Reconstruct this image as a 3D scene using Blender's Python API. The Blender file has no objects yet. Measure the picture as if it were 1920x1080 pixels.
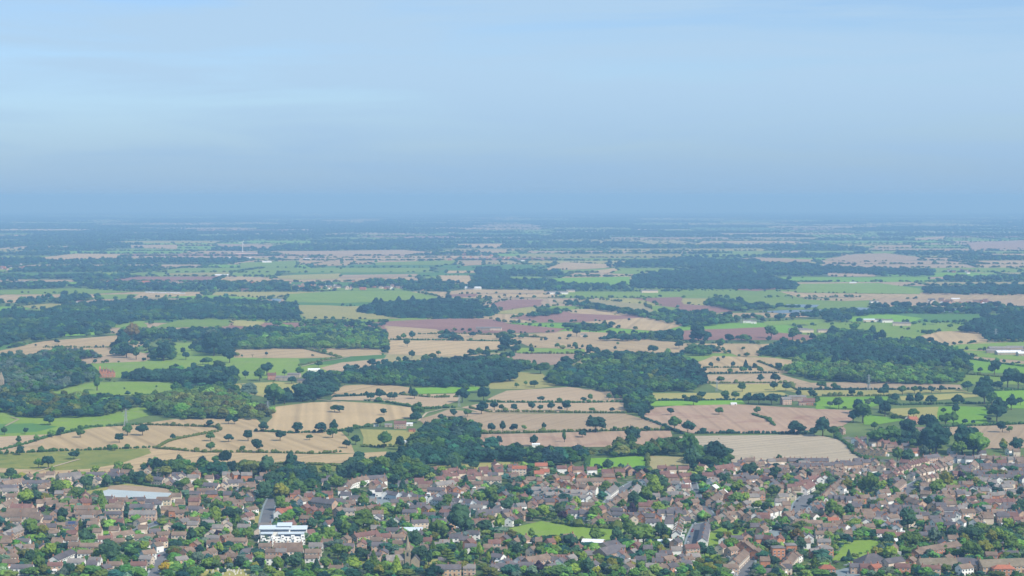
import bpy, math, random
import numpy as np
from mathutils import Vector, Matrix

# ------------------------------------------------------------------ camera, sky, sun, exposure
sc = bpy.context.scene
COL = sc.collection
H, F, YH = 290.0, 3583.0, 367.0          # eye height above the plain, focal length in photo pixels, eye level row
KC = 1 / (2 * 7.32e6)                     # the curve of the earth, air refraction allowed for
PITCH = math.atan((540 - YH) / F)
cam = bpy.data.cameras.new('camera'); cam.sensor_width = 36.0; cam.lens = F / 1920 * 36
cam.clip_start = 1.0; cam.clip_end = 600000.0
camo = bpy.data.objects.new('camera', cam); COL.objects.link(camo)
camo.location = (0, 0, H); camo.rotation_euler = (math.pi / 2 - PITCH, 0, 0)
sc.camera = camo

SUN_EL, SUN_AZ = math.radians(42), math.radians(129)      # azimuth clockwise from the view direction
wd = bpy.data.worlds.new('World'); sc.world = wd; wd.use_nodes = True
nt = wd.node_tree; nt.nodes.clear()
N = nt.nodes.new
sky = N('ShaderNodeTexSky'); sky.sky_type = 'NISHITA'; sky.sun_disc = False
sky.sun_elevation = SUN_EL; sky.sun_rotation = SUN_AZ
sky.altitude = 300; sky.air_density = 1.0; sky.dust_density = 0.4; sky.ozone_density = 3.0
tint = N('ShaderNodeMix'); tint.data_type = 'RGBA'; tint.blend_type = 'MULTIPLY'; tint.inputs[0].default_value = 1.0
SKY_TINT = (0.71, 0.845, 1.07)
tint.inputs[7].default_value = (*SKY_TINT, 1)
nt.links.new(sky.outputs[0], tint.inputs[6])
# thin veils of high cloud, laid out on the sky directions
geo = N('ShaderNodeTexCoord'); mp = N('ShaderNodeMapping'); mp.inputs['Scale'].default_value = (3.2, 3.2, 34.0)
mp.inputs['Rotation'].default_value = (0.0, math.radians(2.5), 0.0)
nz = N('ShaderNodeTexNoise'); nz.inputs['Scale'].default_value = 1.4; nz.inputs['Detail'].default_value = 8; nz.inputs['Roughness'].default_value = 0.55
nz.inputs['Distortion'].default_value = 0.5
cr = N('ShaderNodeMapRange'); cr.inputs['From Min'].default_value = 0.40; cr.inputs['From Max'].default_value = 0.60
cr.inputs['To Min'].default_value = 0.3; cr.inputs['To Max'].default_value = 0.9
cl = N('ShaderNodeMix'); cl.data_type = 'RGBA'; cl.blend_type = 'MIX'
CLOUD = (3.5, 5.0, 6.6)
cl.inputs[7].default_value = (*CLOUD, 1)
nt.links.new(geo.outputs['Generated'], mp.inputs['Vector']); nt.links.new(mp.outputs[0], nz.inputs['Vector'])
nt.links.new(nz.outputs[0], cr.inputs['Value']); nt.links.new(cr.outputs[0], cl.inputs[0])
nt.links.new(tint.outputs[2], cl.inputs[6])
bg = N('ShaderNodeBackground'); bg.inputs['Strength'].default_value = 0.112
wo = N('ShaderNodeOutputWorld')
# the hazy air low over the horizon, alike all the way round
sx = N('ShaderNodeSeparateXYZ'); nt.links.new(geo.outputs['Generated'], sx.inputs[0])
hr = N('ShaderNodeMapRange'); hr.interpolation_type = 'SMOOTHSTEP'
for k_, v_ in zip(('From Min', 'From Max', 'To Min', 'To Max'), (-0.015, 0.07, 0.97, 0.0)): hr.inputs[k_].default_value = v_
nt.links.new(sx.outputs[2], hr.inputs['Value'])
hm = N('ShaderNodeMix'); hm.data_type = 'RGBA'; hm.inputs[7].default_value = (2.3, 3.7, 5.45, 1)
nt.links.new(hr.outputs[0], hm.inputs[0]); nt.links.new(cl.outputs[2], hm.inputs[6])
nt.links.new(hm.outputs[2], bg.inputs['Color']); nt.links.new(bg.outputs[0], wo.inputs['Surface'])

sl = bpy.data.lights.new('sun', 'SUN'); sl.energy = 4.5; sl.angle = math.radians(0.53); sl.color = (1.0, 0.94, 0.83)
so = bpy.data.objects.new('sun', sl); COL.objects.link(so)
sd = Vector((math.sin(SUN_AZ) * math.cos(SUN_EL), math.cos(SUN_AZ) * math.cos(SUN_EL), math.sin(SUN_EL)))
so.rotation_euler = sd.to_track_quat('Z', 'Y').to_euler(); so.location = (0, 0, 500)
sc.view_settings.view_transform = 'Standard'; sc.view_settings.look = 'None'
sc.view_settings.exposure = 0.22; sc.view_settings.gamma = 1; sc.view_settings.use_curve_mapping = False
sc.render.engine = 'CYCLES'
cy = sc.cycles; cy.max_bounces = 4; cy.diffuse_bounces = 2; cy.glossy_bounces = 1; cy.transmission_bounces = 1
cy.volume_bounces = 0; cy.caustics_reflective = False; cy.caustics_refractive = False
cy.use_denoising = True

# ------------------------------------------------------------------ geometry of the view
CP, SP = math.cos(PITCH), math.sin(PITCH)
def G(x, y, z=0.0):                      # where the sight line of a photo pixel meets the plain
    u, v = (x - 960) / F, (540 - y) / F
    b = -SP + v * CP; a = CP + v * SP; A = KC * (u * u + a * a); t = (-b - math.sqrt(max(b * b - 4 * A * (H - z), 0))) / (2 * A)
    return Vector((u * t, a * t, z))       # z is the height above the curved ground
def Gn(P, z=0.0): return np.array([G(x, y)[:2] for x, y in P])
def PX(p):                                # inverse, for numpy arrays n x 3
    p = np.array(p, float); p[..., 2] -= KC * (p[..., 0] ** 2 + p[..., 1] ** 2); d = p - np.array([0, 0, H])
    f = d[..., 1] * CP - d[..., 2] * SP; u = d[..., 1] * SP + d[..., 2] * CP
    return np.stack([960 + F * d[..., 0] / f, 540 - F * u / f], -1)
def gz(x, y): return -KC * (x * x + y * y)
def ppm(y): return max(y - YH, 1) / H     # photo pixels per metre there
def inside(pts, poly):
    x, y = pts[:, 0], pts[:, 1]; r = np.zeros(len(pts), bool); n = len(poly); j = n - 1
    for i in range(n):
        xi, yi = poly[i]; xj, yj = poly[j]
        if yi != yj:
            r ^= ((yi > y) != (yj > y)) & (x < (xj - xi) * (y - yi) / (yj - yi) + xi)
        j = i
    return r
RNG = np.random.default_rng(7); rnd = random.Random(11)

# ------------------------------------------------------------------ materials
def new_mat(name, rough=0.9, spec=0.2):
    m = bpy.data.materials.new(name); m.use_nodes = True
    b = m.node_tree.nodes['Principled BSDF']; b.inputs['Roughness'].default_value = rough; b.inputs['Specular IOR Level'].default_value = spec
    return m, m.node_tree, b
def nd(t, k, **kw):
    n = t.nodes.new(k)
    for a, v in kw.items(): setattr(n, a, v)
    return n
def math_(t, op, a, b=None):
    n = nd(t, 'ShaderNodeMath', operation=op)
    for i, v in enumerate((a, b)):
        if v is None: continue
        if isinstance(v, (int, float)): n.inputs[i].default_value = v
        else: t.links.new(v, n.inputs[i])
    return n.outputs[0]
def noise(t, co, scale, detail=3, rough=0.55, dist=0.0):
    n = nd(t, 'ShaderNodeTexNoise'); n.inputs['Scale'].default_value = scale; n.inputs['Detail'].default_value = detail
    n.inputs['Roughness'].default_value = rough; n.inputs['Distortion'].default_value = dist
    t.links.new(co, n.inputs['Vector']); return n.outputs[0]
def mixc(t, f, a, b, mode='MIX'):
    n = nd(t, 'ShaderNodeMix', data_type='RGBA', blend_type=mode)
    for i, v in ((0, f), (6, a), (7, b)):
        if isinstance(v, (int, float)): n.inputs[i].default_value = v
        elif isinstance(v, tuple): n.inputs[i].default_value = (*v[:3], 1)
        else: t.links.new(v, n.inputs[i])
    return n.outputs[2]
def rng_(t, v, a, b, c, d):
    n = nd(t, 'ShaderNodeMapRange'); t.links.new(v, n.inputs['Value'])
    for k, x in zip(('From Min', 'From Max', 'To Min', 'To Max'), (a, b, c, d)): n.inputs[k].default_value = x
    return n.outputs[0]

def field_mat(name, c1, c2, stripe=0.0, period=14.0, patch=0.012, fine=0.25, fleck=None):
    m, t, b = new_mat(name, 1.0, 0.05)
    co = nd(t, 'ShaderNodeTexCoord').outputs['Object']
    n1 = rng_(t, noise(t, co, patch, 5, 0.62, 0.6), 0.32, 0.68, 0, 1)
    c = mixc(t, n1, c1, c2)
    if fleck:
        c = mixc(t, rng_(t, noise(t, co, patch * 3.1, 4, 0.6, 1.0), 0.5, 0.7, 0, 0.8), c, fleck)
    r = nd(t, 'ShaderNodeObjectInfo').outputs['Random']
    v = math_(t, 'MULTIPLY_ADD', r, 0.22); v.node.inputs[2].default_value = 0.88
    if stripe:
        mpn = nd(t, 'ShaderNodeMapping'); mpn.inputs['Scale'].default_value = (1 / period, 0.0006, 0); t.links.new(co, mpn.inputs[0])
        s = noise(t, mpn.outputs[0], 2.0, 2, 0.4)
        v = math_(t, 'MULTIPLY', v, rng_(t, s, 0.3, 0.7, 1 - stripe, 1 + stripe))
        wv = nd(t, 'ShaderNodeTexWave'); wv.bands_direction = 'X'; wv.inputs['Scale'].default_value = 0.314 / (period * 1.7); wv.inputs['Distortion'].default_value = 0.6
        wv.inputs['Detail'].default_value = 1; wv.inputs['Detail Scale'].default_value = 0.02
        t.links.new(co, wv.inputs[0]); v = math_(t, 'MULTIPLY', v, rng_(t, wv.outputs[1], 0.86, 1.0, 1.0, 1 - stripe * 1.1))
    v = math_(t, 'MULTIPLY', v, rng_(t, noise(t, co, fine, 3), 0.3, 0.7, 0.93, 1.07))
    hs = nd(t, 'ShaderNodeHueSaturation'); t.links.new(c, hs.inputs['Color']); t.links.new(v, hs.inputs['Value'])
    t.links.new(hs.outputs[0], b.inputs['Base Color'])
    return m
FM = {
 'S': field_mat('stubble', (0.40, 0.29, 0.155), (0.455, 0.335, 0.182), 0.14, 24),
 's': field_mat('pink_stubble', (0.37, 0.27, 0.165), (0.42, 0.31, 0.195), 0.10, 13),
 'R': field_mat('red_tilth', (0.345, 0.235, 0.155), (0.39, 0.27, 0.185), 0.10, 16, 0.006, 0.25, (0.27, 0.155, 0.11)),
 'P': field_mat('red_plough', (0.25, 0.13, 0.10), (0.30, 0.165, 0.13), 0.06, 12),
 'B': field_mat('brown_plough', (0.30, 0.20, 0.14), (0.35, 0.245, 0.17), 0.05, 12),
 'T': field_mat('grey_stubble', (0.345, 0.285, 0.20), (0.40, 0.33, 0.235), 0.2, 9),
 'G': field_mat('bright_grass', (0.145, 0.30, 0.028), (0.185, 0.33, 0.035), 0.05, 12),
 'g': field_mat('meadow_grass', (0.155, 0.25, 0.03), (0.205, 0.29, 0.045), 0.03, 15, 0.01, 0.2, (0.20, 0.25, 0.09)),
 'd': field_mat('leafy_crop', (0.08, 0.18, 0.045), (0.10, 0.20, 0.05), 0.05, 10),
 'y': field_mat('dry_grass', (0.30, 0.28, 0.085), (0.36, 0.32, 0.11), 0.05, 12, 0.012),
 'o': field_mat('rough_meadow', (0.16, 0.19, 0.04), (0.26, 0.25, 0.065), 0.0, 12, 0.012, 0.2, (0.10, 0.16, 0.035)),
 'k': field_mat('tan_rough_grass', (0.30, 0.26, 0.12), (0.36, 0.31, 0.15), 0.03, 12),
}
def tinted(name, attr_default, rough=0.95, var=0.35, nscale=0.35):
    """Foliage: the plant's own leaf colour comes from a property of the plant (or of its instance)."""
    m, t, b = new_mat(name, rough, 0.12)
    a = nd(t, 'ShaderNodeAttribute', attribute_type='INSTANCER', attribute_name='leaf')
    co = nd(t, 'ShaderNodeTexCoord').outputs['Object']
    n = noise(t, co, nscale, 3, 0.6)
    r = nd(t, 'ShaderNodeObjectInfo').outputs['Random']
    v = rng_(t, n, 0.3, 0.7, 1 - var, 1 + var)
    v = math_(t, 'MULTIPLY', v, rng_(t, r, 0, 1, 0.8, 1.2))
    hs = nd(t, 'ShaderNodeHueSaturation'); t.links.new(a.outputs['Color'], hs.inputs['Color']); t.links.new(v, hs.inputs['Value'])
    t.links.new(rng_(t, n, 0.3, 0.7, 0.515, 0.485), hs.inputs['Hue'])
    t.links.new(hs.outputs[0], b.inputs['Base Color'])
    return m
LEAF = tinted('leaves', None, nscale=4.0)
def flat_mat(name, c, rough=0.8, spec=0.25, var=0.18, scale=0.5, c2=None):
    m, t, b = new_mat(name, rough, spec)
    co = nd(t, 'ShaderNodeTexCoord').outputs['Object']
    n = noise(t, co, scale, 4, 0.6)
    r = nd(t, 'ShaderNodeObjectInfo').outputs['Random']
    v = math_(t, 'MULTIPLY', rng_(t, n, 0.3, 0.7, 1 - var, 1 + var), rng_(t, r, 0, 1, 1 - var, 1 + var))
    cc = mixc(t, rng_(t, noise(t, co, scale * 0.3, 3), 0.4, 0.62, 0, 1), c, c2) if c2 else mixc(t, 0.0, c, c)
    hs = nd(t, 'ShaderNodeHueSaturation'); t.links.new(cc, hs.inputs['Color']); t.links.new(v, hs.inputs['Value'])
    t.links.new(hs.outputs[0], b.inputs['Base Color'])
    return m
WALL = {'b': flat_mat('brown_brick', (0.43, 0.28, 0.195), c2=(0.50, 0.35, 0.255)), 'r': flat_mat('orange_brick', (0.52, 0.22, 0.11), c2=(0.46, 0.21, 0.12)),
        'w': flat_mat('white_render', (0.80, 0.79, 0.75), var=0.05), 'c': flat_mat('cream_render', (0.68, 0.57, 0.45), var=0.08, c2=(0.62, 0.50, 0.38)),
        'y': flat_mat('buff_brick', (0.58, 0.38, 0.22), c2=(0.52, 0.35, 0.22)), 's': flat_mat('grey_stone', (0.33, 0.28, 0.22), c2=(0.40, 0.33, 0.24)),
        'l': flat_mat('pale_blue_render', (0.50, 0.55, 0.60), var=0.06)}
ROOF = {'n': flat_mat('brown_tiles', (0.175, 0.125, 0.092), 0.85, c2=(0.23, 0.165, 0.12)), 'r': flat_mat('maroon_tiles', (0.165, 0.085, 0.07), 0.85, c2=(0.20, 0.112, 0.09)),
        'k': flat_mat('dark_slate', (0.105, 0.095, 0.10), 0.65, c2=(0.14, 0.12, 0.12)), 'g': flat_mat('grey_tiles', (0.19, 0.175, 0.165), 0.8, c2=(0.24, 0.21, 0.185)),
        'o': flat_mat('orange_tiles', (0.36, 0.13, 0.075), 0.85), 'w': flat_mat('white_sheet_roof', (0.78, 0.79, 0.80), 0.5, var=0.03),
        'm': flat_mat('mossy_brown_tiles', (0.17, 0.14, 0.095), 0.9, c2=(0.20, 0.165, 0.12)), 'u': flat_mat('pale_blue_roof', (0.58, 0.65, 0.70), 0.5, var=0.03)}
GLASS = flat_mat('window_glass', (0.03, 0.04, 0.05), 0.15, 0.5, 0.2)
FRAME = flat_mat('white_frame', (0.75, 0.75, 0.74), 0.5, 0.3, 0.04)
BRICKM = flat_mat('chimney_brick', (0.36, 0.18, 0.11)); POT = flat_mat('clay_pot', (0.42, 0.2, 0.1))
ASPH = flat_mat('asphalt', (0.13, 0.135, 0.145), 0.9, 0.2, 0.08, 0.1, (0.16, 0.16, 0.165)); BARK = flat_mat('bark', (0.09, 0.065, 0.045), 0.95, 0.1)
WHITE = flat_mat('white_paint', (0.8, 0.8, 0.8), 0.5, 0.3, 0.04); STEEL = flat_mat('galvanised_steel', (0.32, 0.35, 0.37), 0.5, 0.4, 0.05)
SOLAR = flat_mat('solar_glass', (0.03, 0.05, 0.13), 0.2, 0.5, 0.1); STONE = flat_mat('church_stone', (0.34, 0.28, 0.19), 0.9, 0.1, 0.15, 0.8, (0.28, 0.24, 0.18))
PITCHM = flat_mat('grey_pitch_surface', (0.40, 0.45, 0.46), 0.9, 0.1, 0.06, 0.05, (0.45, 0.49, 0.49)); DIRT = flat_mat('bare_soil', (0.33, 0.24, 0.16), 0.95, 0.1, 0.15, 0.1)
COURT = flat_mat('court_surface', (0.22, 0.26, 0.27), 0.9, 0.1, 0.05, 0.1); DOOR = flat_mat('door_paint', (0.12, 0.05, 0.04), 0.5, 0.3, 0.4)
CARPAINT = [flat_mat('car_paint_' + n, c, 0.3, 0.5, 0.05) for n, c in (('white', (0.8, 0.8, 0.8)), ('silver', (0.45, 0.47, 0.5)), ('dark', (0.03, 0.035, 0.05)), ('red', (0.4, 0.03, 0.03)), ('blue', (0.05, 0.13, 0.35)))]
CARNAME = ['white', 'silver', 'dark', 'red', 'blue']
PATH = flat_mat('pale_track', (0.42, 0.34, 0.23), 0.95, 0.1)

# ------------------------------------------------------------------ mesh helpers
class MB:
    def __init__(s): s.v, s.f, s.m = [], [], []
    def add(s, v, f, mi=0, M=None):
        o = len(s.v)
        s.v += [tuple(M @ Vector(p)) for p in v] if M is not None else [tuple(p) for p in v]
        s.f += [tuple(i + o for i in q) for q in f]; s.m += [mi] * len(f)
    def box(s, x0, x1, y0, y1, z0, z1, mi=0, M=None):
        s.add([(x0, y0, z0), (x1, y0, z0), (x1, y1, z0), (x0, y1, z0), (x0, y0, z1), (x1, y0, z1), (x1, y1, z1), (x0, y1, z1)],
              [(0, 3, 2, 1), (4, 5, 6, 7), (0, 1, 5, 4), (1, 2, 6, 5), (2, 3, 7, 6), (3, 0, 4, 7)], mi, M)
    def tube(s, a, b, r0, r1, n=6, mi=0):
        a, b = Vector(a), Vector(b); d = (b - a).normalized(); p = d.orthogonal().normalized(); q = d.cross(p)
        v = []
        for c, r in ((a, r0), (b, r1)):
            for i in range(n):
                t = 2 * math.pi * i / n; v.append(c + p * (r * math.cos(t)) + q * (r * math.sin(t)))
        f = [(i, (i + 1) % n, n + (i + 1) % n, n + i) for i in range(n)] + [tuple(range(n - 1, -1, -1)), tuple(range(n, 2 * n))]
        s.add(v, f, mi)
    def mesh(s, name, mats):
        me = bpy.data.meshes.new(name); me.from_pydata(s.v, [], s.f)
        for m in mats: me.materials.append(m)
        if len(mats) > 1: me.polygons.foreach_set('material_index', s.m)
        me.update(); return me
    def obj(s, name, mats, parent=None): return link(name, s.mesh(name, mats if isinstance(mats, (list, tuple)) else [mats]), parent)
def link(name, data, parent=None, loc=None, rz=0.0):
    o = bpy.data.objects.new(name, data); COL.objects.link(o)
    if parent: o.parent = parent
    if loc is not None: o.location = loc
    if rz: o.rotation_euler = (0, 0, rz)
    return o
THINGS = []      # (object, look, px, py): labels are given at the end
def tag(o, cat, look=None, group=None, label=None, at=None, noun=None):
    o['category'] = cat
    if group: o['group'] = group
    if label: o['label'] = label
    else: THINGS.append([o, look, at[0], at[1]])
    return o
def empty(name, loc, rz=0.0):
    return link(name, None, None, loc, rz)
def struct(o, kind='structure'): o['kind'] = kind; return o

def sheet(name, poly, mat, z, rz=0.0, kind='structure', curve=True):
    """A patch of ground, its edge slightly irregular."""
    P = [Vector((*p, 0)) for p in poly]; c = sum(P, Vector()) / len(P)
    Q = []
    for i, a in enumerate(P):
        b = P[(i + 1) % len(P)]; n = max(1, int((b - a).length / 60)); n = min(n, 14)
        nrm = (b - a).normalized().cross(Vector((0, 0, 1)))
        for k in range(n):
            w = 0 if k == 0 else rnd.uniform(-1, 1) * min(5, 0.02 * (b - a).length)
            Q.append(a.lerp(b, k / n) + nrm * w)
    R = Matrix.Rotation(-rz, 3, 'Z')
    me = bpy.data.meshes.new(name); me.from_pydata([R @ (q - c) for q in Q], [], [tuple(range(len(Q)))]); me.materials.append(mat)
    if me.polygons and me.polygons[0].normal.z < 0: me.flip_normals()
    return struct(link(name, me, None, (c.x, c.y, z), rz), kind)

# ------------------------------------------------------------------ ground: one sheet to the horizon, then the fields on it
def ground_mat():
    m, t, b = new_mat('grassland', 1.0, 0.05)
    co = nd(t, 'ShaderNodeTexCoord').outputs['Object']
    a = rng_(t, noise(t, co, 0.006, 5, 0.65, 0.8), 0.35, 0.65, 0, 1)
    c = mixc(t, a, (0.09, 0.135, 0.04), (0.15, 0.20, 0.06))
    c = mixc(t, rng_(t, noise(t, co, 0.0022, 4, 0.6, 1.0), 0.52, 0.6, 0, 0.55), c, (0.05, 0.08, 0.03))
    # far off, the patchwork of fields is below what can be told apart
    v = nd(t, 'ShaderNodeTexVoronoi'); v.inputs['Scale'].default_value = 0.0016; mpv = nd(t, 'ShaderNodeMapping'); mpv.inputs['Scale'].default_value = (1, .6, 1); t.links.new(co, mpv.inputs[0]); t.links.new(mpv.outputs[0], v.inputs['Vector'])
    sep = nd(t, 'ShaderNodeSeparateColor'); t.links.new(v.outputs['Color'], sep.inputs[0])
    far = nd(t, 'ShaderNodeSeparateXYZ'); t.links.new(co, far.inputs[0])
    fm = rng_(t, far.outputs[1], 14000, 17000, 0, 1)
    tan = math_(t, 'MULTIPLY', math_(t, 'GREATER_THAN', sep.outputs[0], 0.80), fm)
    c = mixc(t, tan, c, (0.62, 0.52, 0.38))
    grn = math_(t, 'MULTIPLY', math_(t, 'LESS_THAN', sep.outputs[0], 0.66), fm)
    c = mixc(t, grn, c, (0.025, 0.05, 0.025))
    t.links.new(c, b.inputs['Base Color']); return m
ys = list(range(-3000, 10000, 500)) + list(range(10000, 92000, 1000)); xs = list(range(-45000, -10000, 2500)) + list(range(-10000, 10001, 500)) + list(range(12500, 45001, 2500))
me = bpy.data.meshes.new('ground')
me.from_pydata([(x, y, 0) for y in ys for x in xs], [], [(j * len(xs) + i, j * len(xs) + i + 1, (j + 1) * len(xs) + i + 1, (j + 1) * len(xs) + i) for j in range(len(ys) - 1) for i in range(len(xs) - 1)])
me.materials.append(ground_mat()); struct(link('ground', me))

def pp(s): return [tuple(map(float, p.split(','))) for p in s.split()]
FIELDS = '''S -20,662 80,640 222,629 275,645 226,668 -20,671
g 95,690 120,684 270,678 325,645 370,643 433,668 490,672 640,672 640,700 430,714 200,708
S 433,656 560,652 720,654 722,666 640,671 440,671
d 560,673 725,665 720,673 640,683 560,686
s 600,690 640,680 725,672 730,675 700,686 625,700
g 85,732 180,717 300,716 352,720 345,737 280,743 210,741 95,738
y 437,720 520,716 580,720 575,740 500,746 450,735
g -20,775 40,773 40,783 160,780 220,773 285,758 285,778 190,802 90,815 -20,820
d -20,796 60,794 108,800 70,810 -20,815
S -20,848 45,840 90,820 180,802 260,795 330,786 480,785 505,806 640,810 665,850 400,848 280,842 150,844 50,852
s -20,820 88,815 80,832 0,847 -20,848
S -20,877 60,880 100,883 165,880 225,870 283,842 400,848 587,852 640,852 725,847 722,860 640,869 420,870 265,884 180,893 100,894 60,890 -20,885
o -20,853 150,844 277,841 284,850 225,870 165,880 100,883 -20,877
S 517,763 583,755 640,753 710,757 777,765 773,783 703,793 650,806 600,812 500,806
S 645,723 720,720 768,727 766,738 620,743
s 625,745 700,742 866,738 858,752 827,763 780,763 720,752 620,750
G 777,728 890,724 905,730 865,737 785,739
S 723,638 960,640 970,648 917,660 890,668 830,668 727,664
S 723,610 790,609 840,626 980,628 1060,621 1140,624 1300,650 1290,662 1220,662 1100,657 1000,643 950,640 723,637
S 973,642 1100,634 1160,632 1270,642 1312,655 1262,664 1130,658 1000,652
B 905,666 1010,660 1100,660 1090,675 1020,687 990,682
g 965,652 1095,655 1100,664 970,663
y 917,720 970,698 1017,700 1023,717 1056,723 993,730 917,730
s 950,733 1067,726 1147,735 1195,752 1120,754 905,754
s 905,756 1183,755 1180,773 1033,774 900,774 865,764
s 785,787 840,768 917,775 1173,776 1203,785 1253,804 1140,807 973,811 893,813 800,800
R 893,815 1257,808 1262,822 1205,838 895,838
R 1203,767 1280,760 1373,758 1600,770 1600,787 1580,799 1473,813 1300,813 1225,796 1205,781
T 1278,818 1525,815 1582,826 1597,847 1640,868 1540,872 1380,869 1290,838 1258,822
G 1104,860 1215,855 1214,886 1098,886
k 1215,855 1293,858 1290,882 1215,888
y 785,878 850,870 957,867 955,884 800,888
y 675,805 770,808 785,815 775,838 680,838
o 540,872 620,870 640,882 560,890
S 1300,682 1337,668 1447,671 1560,685 1590,690 1463,701 1310,701
s 1313,703 1460,701 1520,718 1433,721 1326,719
S 1343,654 1437,645 1553,638 1550,646 1427,654 1423,669 1385,669
s 1493,719 1647,716 1800,722 1805,730 1667,731 1488,731
y 1330,721 1475,720 1490,732 1367,738
y 1477,733 1807,731 1815,735 1680,739 1600,745 1510,742
y 1215,738 1467,736 1485,744 1413,750 1215,751
G 1200,753 1390,750 1398,758 1280,761 1200,762
G 1530,745 1667,744 1675,752 1630,765 1530,768
y 1687,744 1830,736 1835,744 1747,752 1690,751
y 1660,767 1760,763 1765,786 1720,785 1680,778
G 1760,763 1800,762 1853,765 1853,795 1800,795 1758,790
G 1622,777 1697,788 1643,797 1620,797
s 1757,802 1930,796 1930,840 1847,842 1800,822
g 1800,657 1930,660 1930,678 1830,669
G 1808,674 1930,684 1930,701 1828,699
g 1795,703 1893,706 1930,710 1930,722 1795,720
G 1855,734 1930,732 1930,767 1865,765
g 1763,648 1930,641 1930,657 1807,656
S 1710,635 1760,622 1840,620 1858,640 1780,648 1727,641
g 1493,612 1640,608 1735,625 1720,637 1620,635 1500,627
G 1570,593 1633,589 1673,590 1730,597 1713,604 1600,604
g 1430,603 1547,598 1545,607 1435,610
P 1280,620 1447,613 1440,622 1545,632 1530,638 1275,638
P 1275,570 1347,575 1380,583 1330,589 1275,581
S 1330,588 1480,586 1540,589 1515,595 1340,597
S 1490,561 1647,557 1780,553 1930,555 1930,563 1713,561 1580,564
g 1390,562 1480,556 1490,561 1580,565 1640,563 1630,579 1400,582
g 1490,533 1647,531 1735,543 1725,552 1490,549
g 1275,545 1460,547 1510,562 1400,564 1275,553
P 1378,532 1467,530 1478,541 1420,546 1378,544
s 1545,512 1585,508 1645,515 1640,519 1560,519
s 1743,520 1900,517 1900,522 1743,524
s 1380,486 1420,483 1530,487 1520,491 1400,491
s 1543,487 1600,477 1660,475 1720,482 1735,488 1600,492
S 1310,493 1340,488 1345,492 1320,498
s 1463,472 1507,470 1507,473 1463,475
S 1635,462 1710,459 1712,465 1640,466
S 1713,447 1773,443 1770,449 1713,451
B 1813,455 1930,450 1930,466 1820,469
g 1280,478 1430,475 1430,482 1280,482
P 963,597 993,587 1057,584 1113,590 1193,590 1233,597 1160,603 1057,604 1003,604
S 1057,582 1100,579 1190,587 1163,592 1073,588
S 1095,604 1200,596 1273,600 1292,607 1240,622 1140,614
P 723,603 853,597 923,599 953,607 1060,617 1040,624 940,625 823,618 723,611
y 547,572 620,573 670,576 720,590 752,598 673,599 570,598
g 540,552 640,545 760,545 840,560 640,569 535,567
S 840,547 880,543 1020,545 1015,550 845,552
P 840,553 895,552 890,557 840,557
S 945,553 1047,553 1050,558 950,558
P 917,570 960,562 1020,562 1013,573 940,583
k 1040,567 1107,561 1207,571 1233,587 1173,580 1073,572
P 1187,560 1280,557 1280,578 1240,574 1207,563
G 1020,523 1180,519 1187,533 1160,538 1050,534
S 1017,507 1057,492 1163,497 1133,503 1073,506
S 1105,510 1153,503 1162,508 1140,513
g 1160,507 1213,510 1200,515 1145,513
S 837,508 893,508 892,512 837,513
S 863,492 907,488 907,497 868,499
g 690,493 857,488 853,497 705,498
S 820,517 882,517 892,533 825,534
s 640,516 783,514 785,519 640,522
S 610,490 673,488 655,498 610,499
s 520,472 757,469 853,477 640,480 535,478
S 853,458 950,457 937,465 858,464
S 857,471 953,470 952,474 858,475
y 973,477 1280,477 1280,481 973,482
g 173,512 223,511 224,518 173,519
g 230,513 281,512 281,518 230,519
S 80,483 143,476 227,477 220,485 80,489
S 242,460 333,459 331,467 248,465
s 403,457 513,459 503,468 411,464
y 310,513 433,511 433,518 318,517
y 493,520 553,516 640,513 635,523 555,525
g 450,493 560,489 555,502 450,503
S 578,498 620,489 640,486 642,498
s -20,525 140,525 140,529 -20,529
g 178,553 260,552 242,561 185,561
G 310,557 400,554 510,560 450,568 365,564
S 370,562 417,563 410,572 385,571
S -20,557 30,550 123,551 113,558 40,561 38,568 -20,568
y 35,575 97,569 132,572 128,581 65,579
g 285,616 333,601 390,595 440,598 428,612
g 210,615 222,604 272,602 276,614
y 430,600 497,604 483,614 438,611
G 73,623 133,614 203,619 190,628 97,632
G 560,612 602,611 597,618
g -20,545 150,541 250,548 170,552 -20,553
g 545,535 640,541 760,541 760,545 640,545 545,543'''
fields = []
for i, ln in enumerate(FIELDS.split('\n')):
    k, rest = ln.split(' ', 1); P = pp(rest); W = Gn(P)
    nm = {'S': 'stubble_field', 's': 'stubble_field', 'R': 'ploughed_field', 'P': 'ploughed_field', 'B': 'ploughed_field', 'T': 'stubble_field', 'G': 'grass_field', 'g': 'pasture_field', 'd': 'crop_field', 'y': 'hay_field', 'o': 'meadow_field', 'k': 'hay_field'}[k]
    fields.append((k, P, W)); sheet(nm, W, FM[k], (0.30 if max(q[1] for q in P) > 560 else 0.8) + 0.004 * i, rnd.uniform(-1.0, 0.5))
LAKES = ['1420,585 1467,582 1540,581 1613,577 1680,579 1747,577 1827,581 1800,586 1723,584 1547,586 1467,588', '1474,571 1537,572 1530,577 1478,577', '508,560 528,561 527,566 510,565']
m, t, b = new_mat('lake_water', 0.3, 0.4); b.inputs['Base Color'].default_value = (0.12, 0.16, 0.18, 1)
lakes = []
for s in LAKES: P = pp(s); lakes.append(Gn(P)); sheet('lake_water', Gn(P), m, 0.9)
TOWN = Gn(pp('-20,905 200,893 420,893 560,893 640,903 800,890 960,876 1100,884 1300,886 1420,870 1600,868 1560,822 1590,818 1720,842 1760,856 1930,855 1930,1200 -20,1200'))

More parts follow.
